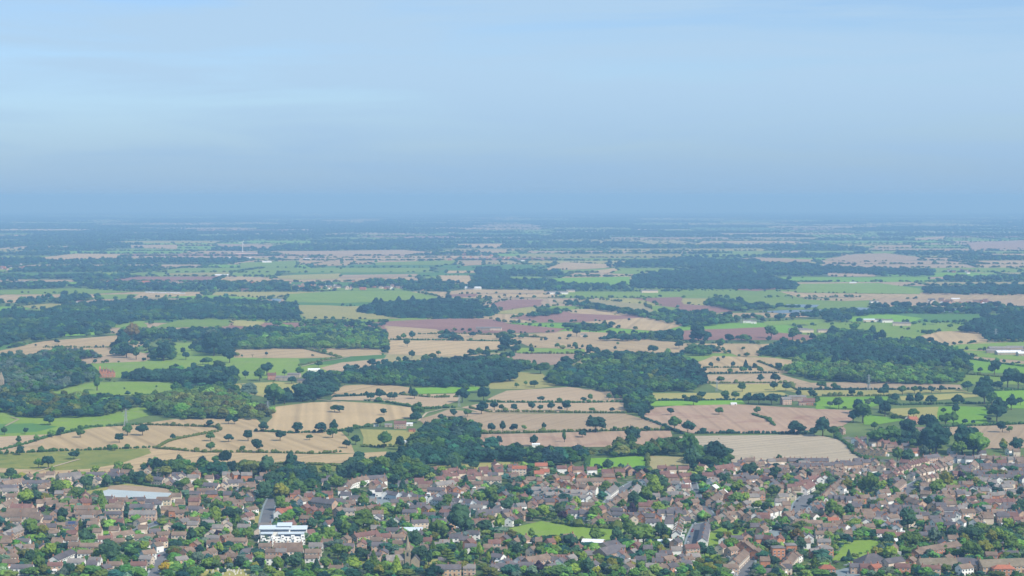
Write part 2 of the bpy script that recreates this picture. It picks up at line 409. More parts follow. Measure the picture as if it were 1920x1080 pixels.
# the far plain: an irregular quilt of fields, hedges and copses
allW = [w for _, _, w in fields] + lakes + [TOWN]
BB = [(w[:, 0].min(), w[:, 0].max(), w[:, 1].min(), w[:, 1].max()) for w in allW]
def blocked(pts, polys=None):
    r = np.zeros(len(pts), bool)
    for w, bb in zip(allW, BB):
        k = (pts[:, 0] > bb[0]) & (pts[:, 0] < bb[1]) & (pts[:, 1] > bb[2]) & (pts[:, 1] < bb[3])
        if k.any(): r[k] |= inside(pts[k], w)
    return r
tree_pts = []          # far hedgerow and copse trees: x, y, height, width, colour index
def addpts(p, h, wf, ci):
    tree_pts.append(np.column_stack([p, h, h * wf, np.full(len(p), ci) if np.isscalar(ci) else ci]))
qv, qf, qm = [], [], []
y0 = 3300.0; row = 0
kinds = 'SsgGdykPw'; wts = [0.14, .08, .20, .06, .07, .11, .04, .02, .30]
kcum = np.cumsum(wts) / sum(wts)
prevj = None
while y0 < 66000:
    dy = rnd.uniform(180, 340) * (0.8 + y0 / 9000); wid = 0.29 * (y0 + dy) + 300
    x0 = -wid + rnd.uniform(-200, 200)
    while x0 < wid:
        dx = rnd.uniform(220, 620) * (0.8 + y0 / 12000)
        g = 6; sk = rnd.uniform(-0.15, 0.15) * dy
        Q = [(x0 + g, y0 + g + rnd.uniform(-.1, .1) * dy), (x0 + dx - g, y0 + g + rnd.uniform(-.1, .1) * dy), (x0 + dx - g + sk, y0 + dy - g + rnd.uniform(-.1, .1) * dy), (x0 + g + sk, y0 + dy - g + rnd.uniform(-.1, .1) * dy)]
        k = kinds[int(np.searchsorted(kcum, rnd.random()))]
        if y0 > 5500 and rnd.random() < (.10 if y0 < 14000 else .08): k = 'w'
        A = np.array(Q)
        if k == 'w':
            n = int(dx * dy / (150 + (y0 / 400) ** 1.5 * 8))
            u, v = RNG.random(n)[:, None], RNG.random(n)[:, None]
            p = (A[0] * (1 - u) + A[1] * u) * (1 - v) + (A[3] * (1 - u) + A[2] * u) * v
            addpts(p, RNG.uniform(10, 17, n) * (1 + y0 / 60000), 1.15, RNG.choice([0, 0, 1, 5], n))
        else:
            o = len(qv); qv += [(x, y, 0) for x, y in Q]; qf.append((o, o + 1, o + 2, o + 3)); qm.append('SsgGdykP'.index(k))
        for e in range(4 if rnd.random() < 0.55 else 2):
            a, bq = A[e], A[(e + 1) % 4]; Ln = np.linalg.norm(bq - a)
            n = int(Ln / rnd.choice([6, 8, 11, 26] if y0 > 5000 else [9, 13, 26, 40]) / (0.9 + y0 / 16000)); tt = RNG.random(n)
            p = a + (bq - a) * tt[:, None] + RNG.normal(0, 5, (n, 2))
            addpts(p, RNG.uniform(3, 9, n) * (1 + y0 / 60000), 1.1 if y0 < 6000 else 1.7, RNG.choice([0, 1, 1, 2, 5], n))
        n = RNG.poisson(dx * dy / (40000 if y0 < 5000 else 200000))
        if n:
            p = np.column_stack([RNG.uniform(x0, x0 + dx, n), RNG.uniform(y0, y0 + dy, n)]); addpts(p, RNG.uniform(8, 14, n), 1.1, 1)
        x0 += dx
    y0 += dy
me = bpy.data.meshes.new('distant_fields'); me.from_pydata(qv, [], qf)
for k in 'SsgGdykP': me.materials.append(FM[k])
me.polygons.foreach_set('material_index', qm); me.update(); struct(link('distant_field_land', me, None, (0, 0, 0.12)))
far = np.concatenate(tree_pts); far = far[~blocked(far[:, :2])]
def hides_field(p, h):                    # would this tree's top stand before one of the fields?
    t = PX(np.column_stack([p, h * .8])); r = np.zeros(len(t), bool)
    for k, P, W in fields:
        a = np.array(P); q = (t[:, 0] > a[:, 0].min()) & (t[:, 0] < a[:, 0].max()) & (t[:, 1] > a[:, 1].min()) & (t[:, 1] < a[:, 1].max())
        if q.any(): r[q] |= inside(t[q], P)
    return r
far = far[~(hides_field(far[:, :2], far[:, 2]) & (RNG.random(len(far)) < np.where(far[:, 1] < 5800, .7, .3)))]

# ------------------------------------------------------------------ trees: crown and trunk shapes, each crown many small clumps and leaf sprays
def ico(sub=1):
    t = (1 + 5 ** .5) / 2
    v = [(-1, t, 0), (1, t, 0), (-1, -t, 0), (1, -t, 0), (0, -1, t), (0, 1, t), (0, -1, -t), (0, 1, -t), (t, 0, -1), (t, 0, 1), (-t, 0, -1), (-t, 0, 1)]
    f = [(0, 11, 5), (0, 5, 1), (0, 1, 7), (0, 7, 10), (0, 10, 11), (1, 5, 9), (5, 11, 4), (11, 10, 2), (10, 7, 6), (7, 1, 8), (3, 9, 4), (3, 4, 2), (3, 2, 6), (3, 6, 8), (3, 8, 9), (4, 9, 5), (2, 4, 11), (6, 2, 10), (8, 6, 7), (9, 8, 1)]
    v = [np.array(p) / np.linalg.norm(p) for p in v]
    for _ in range(sub):
        c = {}; g = []
        def mid(a, b):
            k = (min(a, b), max(a, b))
            if k not in c: p = v[a] + v[b]; v.append(p / np.linalg.norm(p)); c[k] = len(v) - 1
            return c[k]
        for a, b_, d in f:
            x, y, z = mid(a, b_), mid(b_, d), mid(d, a); g += [(a, x, z), (b_, y, x), (d, z, y), (x, y, z)]
        f = g
    return np.array(v), f
ICO1, ICO0 = ico(1), ico(0)
def crown_mesh(name, seed, kind='round', n=26, leaves=420):
    """Unit crown: height 1 with the trunk foot at 0, width 1."""
    r = np.random.default_rng(seed); mb = MB(); V, Fc = ICO1
    def blob(c, s, squash=0.85, j=0.2):
        v = V * (1 + r.normal(0, j, (len(V), 1))) * s * np.array([1, 1, squash]) + c
        mb.add(v.tolist(), Fc)
    def leaf(c, s):
        a = r.normal(0, 1, 3); a /= np.linalg.norm(a); b = np.cross(a, r.normal(0, 1, 3)); b /= np.linalg.norm(b)
        mb.add([(c - a * s).tolist(), (c + b * s * .7).tolist(), (c + a * s).tolist(), (c - b * s * .7).tolist()], [(0, 1, 2, 3)])
    if kind in ('round', 'wide', 'tall', 'poplar'):
        zc, rz, rx = {'round': (0.57, 0.43, 0.5), 'wide': (0.55, 0.42, 0.5), 'tall': (0.56, 0.46, 0.46), 'poplar': (0.53, 0.47, 0.45)}[kind]
        blob(np.array([0, 0, zc]), 0.30, rz / rx * 0.95, 0.1)
        P = []; lop = r.normal(0, .09, 2); ax = r.uniform(.82, 1.15)
        for i in range(n):
            d = r.normal(0, 1, 3); d /= np.linalg.norm(d)
            if d[2] < -0.55: d[2] *= -0.5
            q = r.uniform(0.52, 0.80)
            w = rx * (1 - 0.25 * max(d[2], 0)) if kind != 'poplar' else rx * (1 - 0.55 * abs(d[2]))
            c = np.array([d[0] * w * q * ax + lop[0] * (d[2] + .3), d[1] * w * q / ax + lop[1] * (d[2] + .3), zc + d[2] * rz * q]); s = r.uniform(0.09, 0.22); blob(c, s); P.append((c, s))
        for i in range(leaves):
            c, s = P[r.integers(len(P))]; d = r.normal(0, 1, 3); d /= np.linalg.norm(d); leaf(c + d * s * r.uniform(0.95, 1.3), r.uniform(0.02, 0.045))
    elif kind == 'conifer':
        for i in range(11):
            z = 0.08 + 0.84 * i / 10; R = 0.5 * (1 - (i / 10.6) ** 1.15) + 0.02
            k = max(4, int(10 * R / 0.5)); ph = r.uniform(0, 6)
            for j in range(k):
                a = ph + j * 2 * math.pi / k + r.normal(0, .15); q = R * r.uniform(.55, .8)
                blob(np.array([q * math.cos(a), q * math.sin(a), z + r.normal(0, .015)]), 0.04 + R * 0.25, 0.8)
            blob(np.array([0, 0, z]), R * 0.6 + .02, 0.9)
        for i in range(leaves):
            z = r.uniform(0.05, 0.95); R = 0.5 * (1 - z ** 1.15) + 0.03; a = r.uniform(0, 6.3); leaf(np.array([R * math.cos(a), R * math.sin(a), z]), 0.03)
    elif kind == 'cedar':
        for i in range(7):
            z = 0.25 + 0.72 * i / 6; R = 0.5 * (1 - 0.75 * (i / 6) ** 1.3)
            for j in range(9):
                a = r.uniform(0, 6.3); q = R * r.uniform(.3, .9)
                blob(np.array([q * math.cos(a), q * math.sin(a), z + r.normal(0, .012)]), r.uniform(.11, .17) * (0.5 + R), 0.22, 0.12)
            for j in range(leaves // 7):
                a = r.uniform(0, 6.3); q = R * math.sqrt(r.random()); leaf(np.array([q * math.cos(a), q * math.sin(a), z + r.normal(0, .02)]), 0.03)
    elif kind == 'sparse':
        for i in range(leaves):
            d = r.normal(0, 1, 3); d /= np.linalg.norm(d); leaf(np.array([0, 0, .6]) + d * np.array([.45, .45, .38]) * r.uniform(.5, 1), .02)
    return mb.mesh(name, [LEAF])
CROWN = {'round': [crown_mesh('crown', 10 + i) for i in range(7)], 'tall': [crown_mesh('crown', 30 + i, 'tall', 24) for i in range(4)],
         'wide': [crown_mesh('crown', 40 + i, 'wide', 30) for i in range(3)], 'poplar': [crown_mesh('crown', 50 + i, 'poplar', 26) for i in range(3)],
         'conifer': [crown_mesh('crown', 60 + i, 'conifer') for i in range(3)], 'cedar': [crown_mesh('crown', 70, 'cedar', leaves=700)], 'sparse': [crown_mesh('crown', 80, 'sparse', leaves=220)]}
def trunk_mesh(seed, slim=1.0):
    r = random.Random(seed); mb = MB()
    p = [Vector((0, 0, -0.01)), Vector((r.uniform(-.01, .01), r.uniform(-.01, .01), .2)), Vector((r.uniform(-.03, .03), r.uniform(-.03, .03), .5)), Vector((0, 0, .8))]
    for a, b, r0, r1 in zip(p, p[1:], (.042, .032, .022), (.032, .022, .008)): mb.tube(a, b, r0 * slim, r1 * slim, 7)
    for i in range(4):
        a = i * 1.6 + r.uniform(-.3, .3); s = p[1].lerp(p[2], r.random()); mb.tube(s, s + Vector((.26 * math.cos(a), .26 * math.sin(a), .22)), .016 * slim, .005, 5)
    return mb.mesh('trunk', [BARK])
TRUNK = [trunk_mesh(i) for i in range(4)]
# leaf colours: dark blue green, mid green, olive, light green, lime, deep green, purple, yellow, brown, grey green, pink
LC = [(0.020, 0.057, 0.034), (0.045, 0.10, 0.022), (0.078, 0.105, 0.02), (0.08, 0.155, 0.026), (0.14, 0.20, 0.022), (0.016, 0.05, 0.036), (0.033, 0.02, 0.03), (0.38, 0.27, 0.015), (0.13, 0.095, 0.022), (0.065, 0.10, 0.065), (0.16, 0.08, 0.09)]
LN = ['dark green', 'mid green', 'olive green', 'light green', 'lime green', 'deep green', 'purple leaved', 'yellow leaved', 'brownish', 'grey green', 'pinkish']

def node_scatter(name, P, mats_protos, bright=1.0):
    """P: n x 6 = x, y, z, height, width, colour index; one object that draws copies of the crown shapes there."""
    n = len(P); me = bpy.data.meshes.new(name); me.from_pydata([tuple(p) for p in P[:, :3]], [], [])
    a = me.attributes.new('size', 'FLOAT_VECTOR', 'POINT'); a.data.foreach_set('vector', np.column_stack([P[:, 4] * RNG.uniform(.8, 1.25, n), P[:, 4] * RNG.uniform(.8, 1.25, n), P[:, 3]]).ravel())
    a = me.attributes.new('turn', 'FLOAT', 'POINT'); a.data.foreach_set('value', RNG.uniform(0, 6.28, n))
    a = me.attributes.new('pick', 'INT', 'POINT'); a.data.foreach_set('value', RNG.integers(0, len(mats_protos), n).astype(np.int32))
    c = np.array(LC)[P[:, 5].astype(int)] * np.exp(RNG.normal(0, .28, (n, 1))) * (1 + RNG.normal(0, .1, (n, 3)))
    c = np.clip(c * bright, .012, .3)
    a = me.attributes.new('leaf', 'FLOAT_COLOR', 'POINT'); a.data.foreach_set('color', np.column_stack([c, np.ones(n)]).ravel().astype(np.float32))
    o = link(name, me); o['kind'] = 'stuff'
    ng = bpy.data.node_groups.new(name, 'GeometryNodeTree')
    ng.interface.new_socket('Geometry', in_out='INPUT', socket_type='NodeSocketGeometry'); ng.interface.new_socket('Geometry', in_out='OUTPUT', socket_type='NodeSocketGeometry')
    A = ng.nodes.new; gi, go = A('NodeGroupInput'), A('NodeGroupOutput'); iop = A('GeometryNodeInstanceOnPoints'); ci = A('GeometryNodeCollectionInfo')
    ci.inputs['Collection'].default_value = mats_protos.col; ci.inputs['Separate Children'].default_value = True; ci.inputs['Reset Children'].default_value = True
    iop.inputs['Pick Instance'].default_value = True
    L = ng.links.new
    def att(nm, ty):
        q = A('GeometryNodeInputNamedAttribute'); q.data_type = ty; q.inputs['Name'].default_value = nm; return q.outputs['Attribute']
    cx = A('ShaderNodeCombineXYZ'); L(att('turn', 'FLOAT'), cx.inputs['Z'])
    L(gi.outputs[0], iop.inputs['Points']); L(ci.outputs[0], iop.inputs['Instance']); L(att('pick', 'INT'), iop.inputs['Instance Index'])
    L(cx.outputs[0], iop.inputs['Rotation']); L(att('size', 'FLOAT_VECTOR'), iop.inputs['Scale']); L(iop.outputs[0], go.inputs[0])
    o.modifiers.new('scatter', 'NODES').node_group = ng
    return o
class Protos:
    def __init__(s, name, meshes):
        s.col = bpy.data.collections.new(name); s.n = len(meshes)
        for m in meshes: s.col.objects.link(bpy.data.objects.new(name, m))
    def __len__(s): return s.n
PT = Protos('tree_crown', CROWN['round'] + CROWN['tall']); PC = Protos('conifer_crown', CROWN['conifer'] + CROWN['tall'][:1])
node_scatter('distant_woods_and_hedgerows', np.column_stack([far[:, :2], np.full(len(far), -0.5), far[:, 2:5]]), PT)

WOODS = '''a 0,0,5,1 -20,580 70,583 130,568 250,560 330,563 420,558 500,563 555,568 565,602 440,600 330,600 262,602 215,612 205,622 70,632 0,652 -20,655
c 0,5,5 668,576 707,565 827,560 887,561 902,572 940,580 935,588 893,598 827,598 740,596 672,585
a 3,3,1 500,628 560,612 640,611 720,617 727,656 640,657 560,655 440,657 450,640
a 0,0,1 430,630 500,612 560,612 500,640 440,655 390,655 380,645
a 0,5,0,1 643,698 723,680 840,670 940,667 1005,680 1000,693 970,698 965,716 917,719 890,727 827,728 727,724 645,719
a 0,1,0,5 1018,714 1047,682 1107,663 1173,660 1280,663 1308,683 1325,724 1290,730 1215,732 1215,748 1228,768 1205,784 1175,772 1170,755 1140,738 1100,728 1040,724
a 3,3,1 1062,699 1075,684 1110,676 1165,676 1175,690 1140,700 1090,706
a 0,5,0,1 1423,667 1430,650 1480,641 1580,635 1713,635 1753,641 1803,657 1826,687 1800,697 1680,691 1580,687 1500,676
a 3,1,3 1465,695 1490,679 1600,683 1760,689 1822,690 1800,719 1747,722 1647,720 1540,715 1480,704
a 0,5 1798,617 1830,598 1880,588 1930,584 1930,642 1850,640 1840,627 1803,624
a 0,1,9,0 -20,672 50,665 80,658 120,654 155,660 140,680 180,690 186,712 150,722 100,737 60,737 -20,742
a 1,0,2,1 -20,745 80,735 110,740 210,740 247,747 245,767 200,782 120,785 40,784 -20,772
a 1,1,3,2 250,742 300,737 350,727 420,722 450,737 480,755 513,762 512,782 480,788 380,787 330,788 295,782 265,764
a 0,0,1 222,700 300,693 360,688 400,686 432,690 445,705 435,738 400,742 348,738 345,720 230,714
a 0,1 215,642 232,640 246,668 215,668
a 0,1 278,652 320,646 330,675 285,677
a 0,1 360,640 430,640 432,668 372,664
a 0,9,1 62,664 110,652 160,656 205,668 180,674 100,677
a 0,0,1 560,702 600,695 645,698 628,738 590,754 500,756 500,740 565,737 585,720
a 0,0,1,5 795,800 815,788 845,783 892,790 900,815 895,836 980,836 1060,840 1108,838 1105,864 1040,877 957,868 880,872 790,876 730,870 720,855 770,838 775,815
a 0,1,0 620,884 700,864 790,860 802,882 790,900 640,902
a 1,1,2 1098,840 1180,836 1250,820 1287,826 1293,852 1200,857 1108,857
a 0,0,1 1280,848 1320,840 1368,850 1362,880 1300,884
a 1,0,2 262,880 290,866 330,862 420,868 500,872 545,882 535,897 400,897 268,894
a 0,1 1640,820 1700,808 1765,810 1770,846 1710,838 1640,834
a 0,5 1190,515 1280,506 1410,507 1495,530 1492,544 1280,544 1180,541
a 0,5 1420,495 1550,499 1755,504 1750,518 1640,516 1500,511
a 0,5 1728,537 1930,532 1930,554 1732,552
a 0,5 893,500 935,499 980,541 893,543
a 0,5 1170,490 1280,482 1425,487 1425,500 1180,501
a 0,1 1080,640 1130,630 1215,625 1260,632 1200,640
a 0,1 980,590 1020,578 1050,578 1060,590 990,597
a 0,1 1010,612 1080,605 1160,610 1130,622
a 0,1 1050,570 1080,564 1260,590 1300,606 1280,612 1180,592
a 0,1 1310,572 1340,555 1420,570 1500,572 1500,578 1380,584
a 0,1 1545,590 1640,578 1760,582 1760,588 1660,590 1560,598
a 0,1 1280,600 1330,590 1420,600 1330,612 1280,614
a 0,1 1530,640 1560,615 1640,620 1650,640
a 0,1 920,640 960,625 995,625 990,634
a 0,5 817,636 830,626 870,628 868,640
a 0,1 230,565 330,568 330,578 230,580
a 0,1 1280,652 1300,645 1345,650 1330,668 1290,668
a 0,1,5 484,922 520,884 545,868 592,890 600,912 570,932 535,935 495,932
a 1,2 1205,700 1300,715 1300,735 1215,735
a 0,1 570,600 640,600 720,606 720,616 640,612 560,612'''
wp = {'a': [], 'c': []}
for ln in WOODS.split('\n'):
    kind, cols, rest = ln.split(' ', 2); P = pp(rest); W = Gn(P); cols = [int(c) for c in cols.split(',')]
    lo, hi = W.min(0), W.max(0); ymean = np.mean([q[1] for q in P]); dmean = W[:, 1].mean()
    s = 8.5 if ymean > 640 else 10.0 if ymean > 590 else 12.5
    sy = s * (1 + dmean / 5000)
    gx, gy = np.meshgrid(np.arange(lo[0], hi[0], s), np.arange(lo[1], hi[1], sy)); p = np.column_stack([gx.ravel(), gy.ravel()])
    p += RNG.uniform(-.5, .5, p.shape) * [s, sy]; p = p[inside(p, W)]
    h = 7 + 10 * RNG.random(len(p)) ** 1.3 if kind == 'a' else RNG.uniform(12, 17, len(p))
    top = PX(np.column_stack([p, h * .75])); keep = inside(top, P) | (RNG.random(len(p)) < 0.05); p, h = p[keep], h[keep]
    nz_ = np.sin(p[:, 0] / 37.0 + np.sin(p[:, 1] / 51)) + np.sin(p[:, 1] / 83.0 + p[:, 0] / 91)
    if cols[0] == 3:
        for a_ in wp[kind]: a_[inside(a_[:, :2], W), 3] = 0
    ci = np.array(cols)[np.clip(((nz_ + 2) / 4 * len(cols) + RNG.normal(0, .6, len(p))).astype(int), 0, len(cols) - 1)]
    wp[kind].append(np.column_stack([p, np.full(len(p), -0.5), h, h * RNG.uniform(.75, 1.2, len(p)) * (s / 8) ** .6 + 1, ci]))
wa = np.concatenate(wp['a']); node_scatter('woodland', wa[wa[:, 3] > 0], PT); node_scatter('conifer_woodland', np.concatenate(wp['c']), PC)
# trees along the edges of the middle-distance fields
eh = []
for k, P, W in fields:
    if np.mean([q[1] for q in P]) > 668 and k not in 'Gg': continue
    for i in range(len(W)):
        a, bq = W[i], W[(i + 1) % len(W)]; Ln = np.linalg.norm(bq - a); n = int(Ln / 17); q = rnd.random()
        if q < 0.42 or n < 1 or Ln > 6000: continue
        tt = RNG.random(n) if q < .6 else np.clip(RNG.normal(rnd.random(), .18, n), 0, 1); p = a + (bq - a) * tt[:, None] + RNG.normal(0, 3, (n, 2))
        hh = RNG.uniform(2.5, 9, n); eh.append(np.column_stack([p, np.full(n, -.4), hh, hh * 1.15, RNG.choice([0, 1, 1, 2], n)]))
eh = np.concatenate(eh); eh = eh[~(hides_field(eh[:, :2], eh[:, 3]) & (RNG.random(len(eh)) < .55))]; node_scatter('field_edge_trees', eh, PT)

# ------------------------------------------------------------------ town ground: gardens, roads, lawns
def garden_mat():
    m, t, b = new_mat('gardens', 1.0, 0.05); co = nd(t, 'ShaderNodeTexCoord').outputs['Object']
    a = rng_(t, noise(t, co, 0.035, 4, 0.6, 0.5), 0.38, 0.62, 0, 1)
    c = mixc(t, a, (0.055, 0.095, 0.028), (0.11, 0.15, 0.05))
    c = mixc(t, rng_(t, noise(t, co, 0.06, 3, 0.5, 1.0), 0.58, 0.64, 0, 0.85), c, (0.24, 0.20, 0.155))
    c = mixc(t, rng_(t, noise(t, co, 0.021, 3, 0.5, .5), 0.60, 0.66, 0, .8), c, (0.17, 0.165, 0.16))
    t.links.new(c, b.inputs['Base Color']); return m
sheet('garden_land', TOWN, garden_mat(), 0.06)
LAWNS = [('playing_field', 'g', '942,994 1015,977 1043,981 1087,988 1170,992 1168,1009 1107,1015 1080,1015 1010,1011 942,1009'), ('lawn', 'y', '140,926 210,911 240,907 318,918 322,940 160,934'),
 ('lawn', 'g', '1588,1014 1640,1012 1658,1023 1640,1046 1602,1056 1560,1050'), ('lawn', 'o', '1505,1058 1535,1060 1535,1080 1500,1080'), ('lawn', 'y', '372,1068 472,1068 475,1090 368,1090'),
 ('lawn', 'G', '174,997 205,996 249,994 249,1004 200,1010'), ('lawn', 'G', '563,907 590,905 584,925 570,925'), ('lawn', 'g', '395,888 430,888 430,903 380,903'), ('lawn', 'y', '760,900 810,897 800,908 755,910'),
 ('lawn', 'g', '660,902 690,900 690,910 655,910'), ('lawn', 'y', '480,960 493,960 486,985 474,985'), ('lawn', 'g', '1310,1080 1400,1000 1360,985 1330,1000'), ('lawn', 'g', '1760,905 1800,900 1796,912 1765,914'), ('lawn', 'o', '1300,895 1290,890 1220,893 1240,905'),
 ('lawn', 'g', '1440,945 1490,925 1488,945 1460,955'), ('lawn', 'o', '668,1055 688,1052 690,1060 668,1062'), ('lawn', 'y', '805,1050 830,1048 825,1058 800,1058'), ('lawn', 'G', '1870,1015 1885,1013 1880,1030 1870,1030'), ('lawn', 'g', '1490,945 1500,940 1498,968 1480,972'), ('lawn', 'g', '0,965 25,963 20,985 0,985'), ('lawn', 'g', '300,945 330,940 330,960 300,962')]
lawnW = []
for i, (nm, k, s) in enumerate(LAWNS): W = Gn(pp(s)); lawnW.append(W); sheet(nm, W, FM[k], 0.10 + i * .004)
W = Gn(pp('205,911 230,910 310,915 325,925 200,920')); sheet('bare_ground', W, DIRT, 0.25); lawnW.append(W)
W = Gn(pp('160,930 203,918 324,925 304,940 290,943 233,943 200,940')); sheet('sports_pitch', W, PITCHM, 0.28); lawnW.append(W)
for s, mt in (('1437,995 1466,995 1462,1013 1452,1014', COURT), ('1560,1072 1610,1060 1640,1065 1600,1085 1560,1088', COURT), ('690,928 705,926 730,940 745,948 700,950', COURT)):
    W = Gn(pp(s)); sheet('hard_court', W, mt, 0.29 + .004 * len(lawnW)); lawnW.append(W)
ROADS = [(9, '497,992 499,975 505,950 512,935'), (8, '285,1095 297,1052 318,1030'), (6, '1299,905 1303,925 1318,945 1340,980'), (10, '1296,1035 1300,1012 1312,984 1345,980'), (14, '1497,972 1503,945 1520,928'), (9, '1697,937 1706,913 1725,903 1800,882 1860,878'),
 (6, '1640,900 1672,885 1730,875 1790,862'), (9, '1383,1095 1395,1072 1404,1052 1385,1040'), (7, '1135,948 1165,918 1190,905'), (6, '198,1012 255,995 305,978'), (6, '1590,1062 1640,1050'), (5, '430,938 450,920 460,905'), (6, '1450,985 1500,968 1560,975'), (5, '690,926 760,938 850,945 930,955'), (5, '60,955 90,985 110,975'), (5, '1180,905 1240,895'), (5, '1795,945 1850,935 1910,925')]
roadW = []
def strip(P, w):
    P = [Vector((*q, 0)) for q in P]; L, R = [], []
    for i, q in enumerate(P):
        d = (P[min(i + 1, len(P) - 1)] - P[max(i - 1, 0)]).normalized(); n = Vector((-d.y, d.x, 0)); L.append(q + n * w / 2); R.append(q - n * w / 2)
    return L, R
def road(name, P, w, mat, z):
    L, R = strip(P, w); n = len(L); mb = MB(); mb.add([(*q.xy, z) for q in L + R], [(i, n + i, n + i + 1, i + 1) for i in range(n - 1)]); me = mb.mesh(name, [mat])
    if me.polygons[0].normal.z < 0: me.flip_normals()
    return struct(link(name, me))
for i, (w, s) in enumerate(ROADS):
    P = Gn(pp(s)); Lp, Rp = strip(P, w + 6); roadW.append(np.array([q.xy for q in Lp] + [q.xy for q in Rp[::-1]]))
    road('road', P, w, ASPH, 0.38 + .004 * i)
    for sgn in (-1, 1):
        Lp, Rp = strip(P, w + 2.2); Q = Lp if sgn < 0 else Rp; mb = MB(); n = len(Q); Lk, Rk = strip(np.array([q.xy for q in Q]), 1.8)
        mb.add([(*q.xy, .46 + .002 * i) for q in Lk + Rk] + [(*q.xy, 0.0) for q in Lk + Rk], [(k, n + k, n + k + 1, k + 1) for k in range(n - 1)] + [(k, k + 1, 2 * n + k + 1, 2 * n + k) for k in range(n - 1)] + [(n + k, 3 * n + k, 3 * n + k + 1, n + k + 1) for k in range(n - 1)])
        struct(mb.obj('pavement', COURT))
for w, s in ((4, '565,688 600,679 640,673 660,668'), (3, '70,885 135,866 150,862'), (3, '640,755 560,745 480,742'), (4, '1203,784 1240,798 1285,814'), (3, '880,766 830,768 800,775 785,790'), (3, '20,783 35,787 10,800')):
    road('farm_track', Gn(pp(s)), w, PATH, 0.95)

# ------------------------------------------------------------------ buildings
def wall_mesh(L, D, h, rise, hip):
    x, y = L / 2, D / 2; mb = MB()
    v = [(-x, -y, 0), (x, -y, 0), (x, y, 0), (-x, y, 0), (-x, -y, h), (x, -y, h), (x, y, h), (-x, y, h)]
    if hip: mb.add(v, [(0, 1, 5, 4), (1, 2, 6, 5), (2, 3, 7, 6), (3, 0, 4, 7), (4, 5, 6, 7)])
    else: mb.add(v + [(-x, 0, h + rise), (x, 0, h + rise)], [(0, 1, 5, 4), (1, 2, 6, 9, 5), (2, 3, 7, 6), (3, 0, 4, 8, 7)])
    return mb
def roof_mesh(L, D, h, rise, hip, o=0.4):
    x, y = L / 2 + o * .7, D / 2 + o; dz = rise * o / (D / 2); mb = MB(); e = h - dz; r = h + rise + .02
    if hip:
        q = max(0.3, x - y)
        v = [(-x, -y, e), (x, -y, e), (x, y, e), (-x, y, e), (-q, 0, r), (q, 0, r), (-x, -y, e + .2), (x, -y, e + .2), (x, y, e + .2), (-x, y, e + .2), (-q, 0, r + .2), (q, 0, r + .2)]
        mb.add(v, [(6, 7, 11, 10), (7, 8, 11), (8, 9, 10, 11), (9, 6, 10), (0, 1, 7, 6), (1, 2, 8, 7), (2, 3, 9, 8), (3, 0, 6, 9), (0, 3, 2, 1)])
    else:
        v = [(-x, -y, e), (x, -y, e), (x, 0, r), (-x, 0, r), (-x, y, e), (x, y, e)]; v += [(a, b, c + .22) for a, b, c in v]
        mb.add(v, [(6, 7, 8, 9), (9, 8, 11, 10), (0, 1, 7, 6), (5, 4, 10, 11), (0, 6, 9, 3), (3, 9, 10, 4), (1, 2, 8, 7), (2, 5, 11, 8), (0, 3, 2, 1), (3, 4, 5, 2)])
    return mb
def window_unit(w, h):
    mb = MB(); mb.box(-w / 2, w / 2, -.07, 0, 0, h, 0); mb.box(-w / 2 + .12, -.04, -.10, -.07, .12, h - .12, 1); mb.box(.04, w / 2 - .12, -.10, -.07, .12, h - .12, 1); mb.box(-w / 2 - .08, w / 2 + .08, -.16, 0, -.1, -.01, 0)
    return mb
WIN = window_unit(1.7, 1.25); WINM = WIN.mesh('window', [FRAME, GLASS])
DOORB = MB(); DOORB.box(-.5, .5, -.09, 0, 0, 2.05); DOORB.box(-.62, -.51, -.07, 0, 0, 2.15); DOORB.box(.51, .62, -.07, 0, 0, 2.15); DOORM = DOORB.mesh('door', [DOOR])
CHM = MB(); CHM.box(-.38, .38, -.5, .5, -1.4, 1.25); CHM.box(-.45, .45, -.57, .57, 1.25, 1.4); CHM.tube((0, -.22, 1.4), (0, -.22, 1.85), .14, .11, 6, 1); CHM.tube((0, .22, 1.4), (0, .22, 1.85), .14, .11, 6, 1)
CHIM = CHM.mesh('chimney', [BRICKM, POT])
def win_slots(L, D, h, hip):
    n = max(2, int(L / 3.0)); out = []
    for st in range(max(1, int((h + .3) / 2.6))):
        z = 0.95 + st * 2.6
        for i in range(n):
            xx = -L / 2 + (i + .5) * L / n
            if not (st == 0 and i % 3 == 1): out.append((xx, -D / 2, z, 0))
            out.append((xx, D / 2, z, math.pi))
        for s in (1, -1): out.append((s * L / 2, -1.2 * (1 if st else -1), z, s * math.pi / 2))
    doors = [(-L / 2 + (i + .5) * L / n, -D / 2, 0, 0) for i in range(n) if i % 3 == 1]
    return out, doors
WN = {'b': 'brown brick', 'r': 'orange brick', 'w': 'white', 'c': 'cream', 'y': 'buff brick', 's': 'stone', 'l': 'pale blue'}
RN = {'n': 'brown', 'r': 'maroon', 'k': 'slate', 'g': 'grey', 'o': 'orange', 'w': 'white', 'm': 'mossy', 'u': 'pale blue'}
meshcache = {}
def Tm(p): return Matrix.Translation(p[:3]) @ Matrix.Rotation(p[3], 4, 'Z')
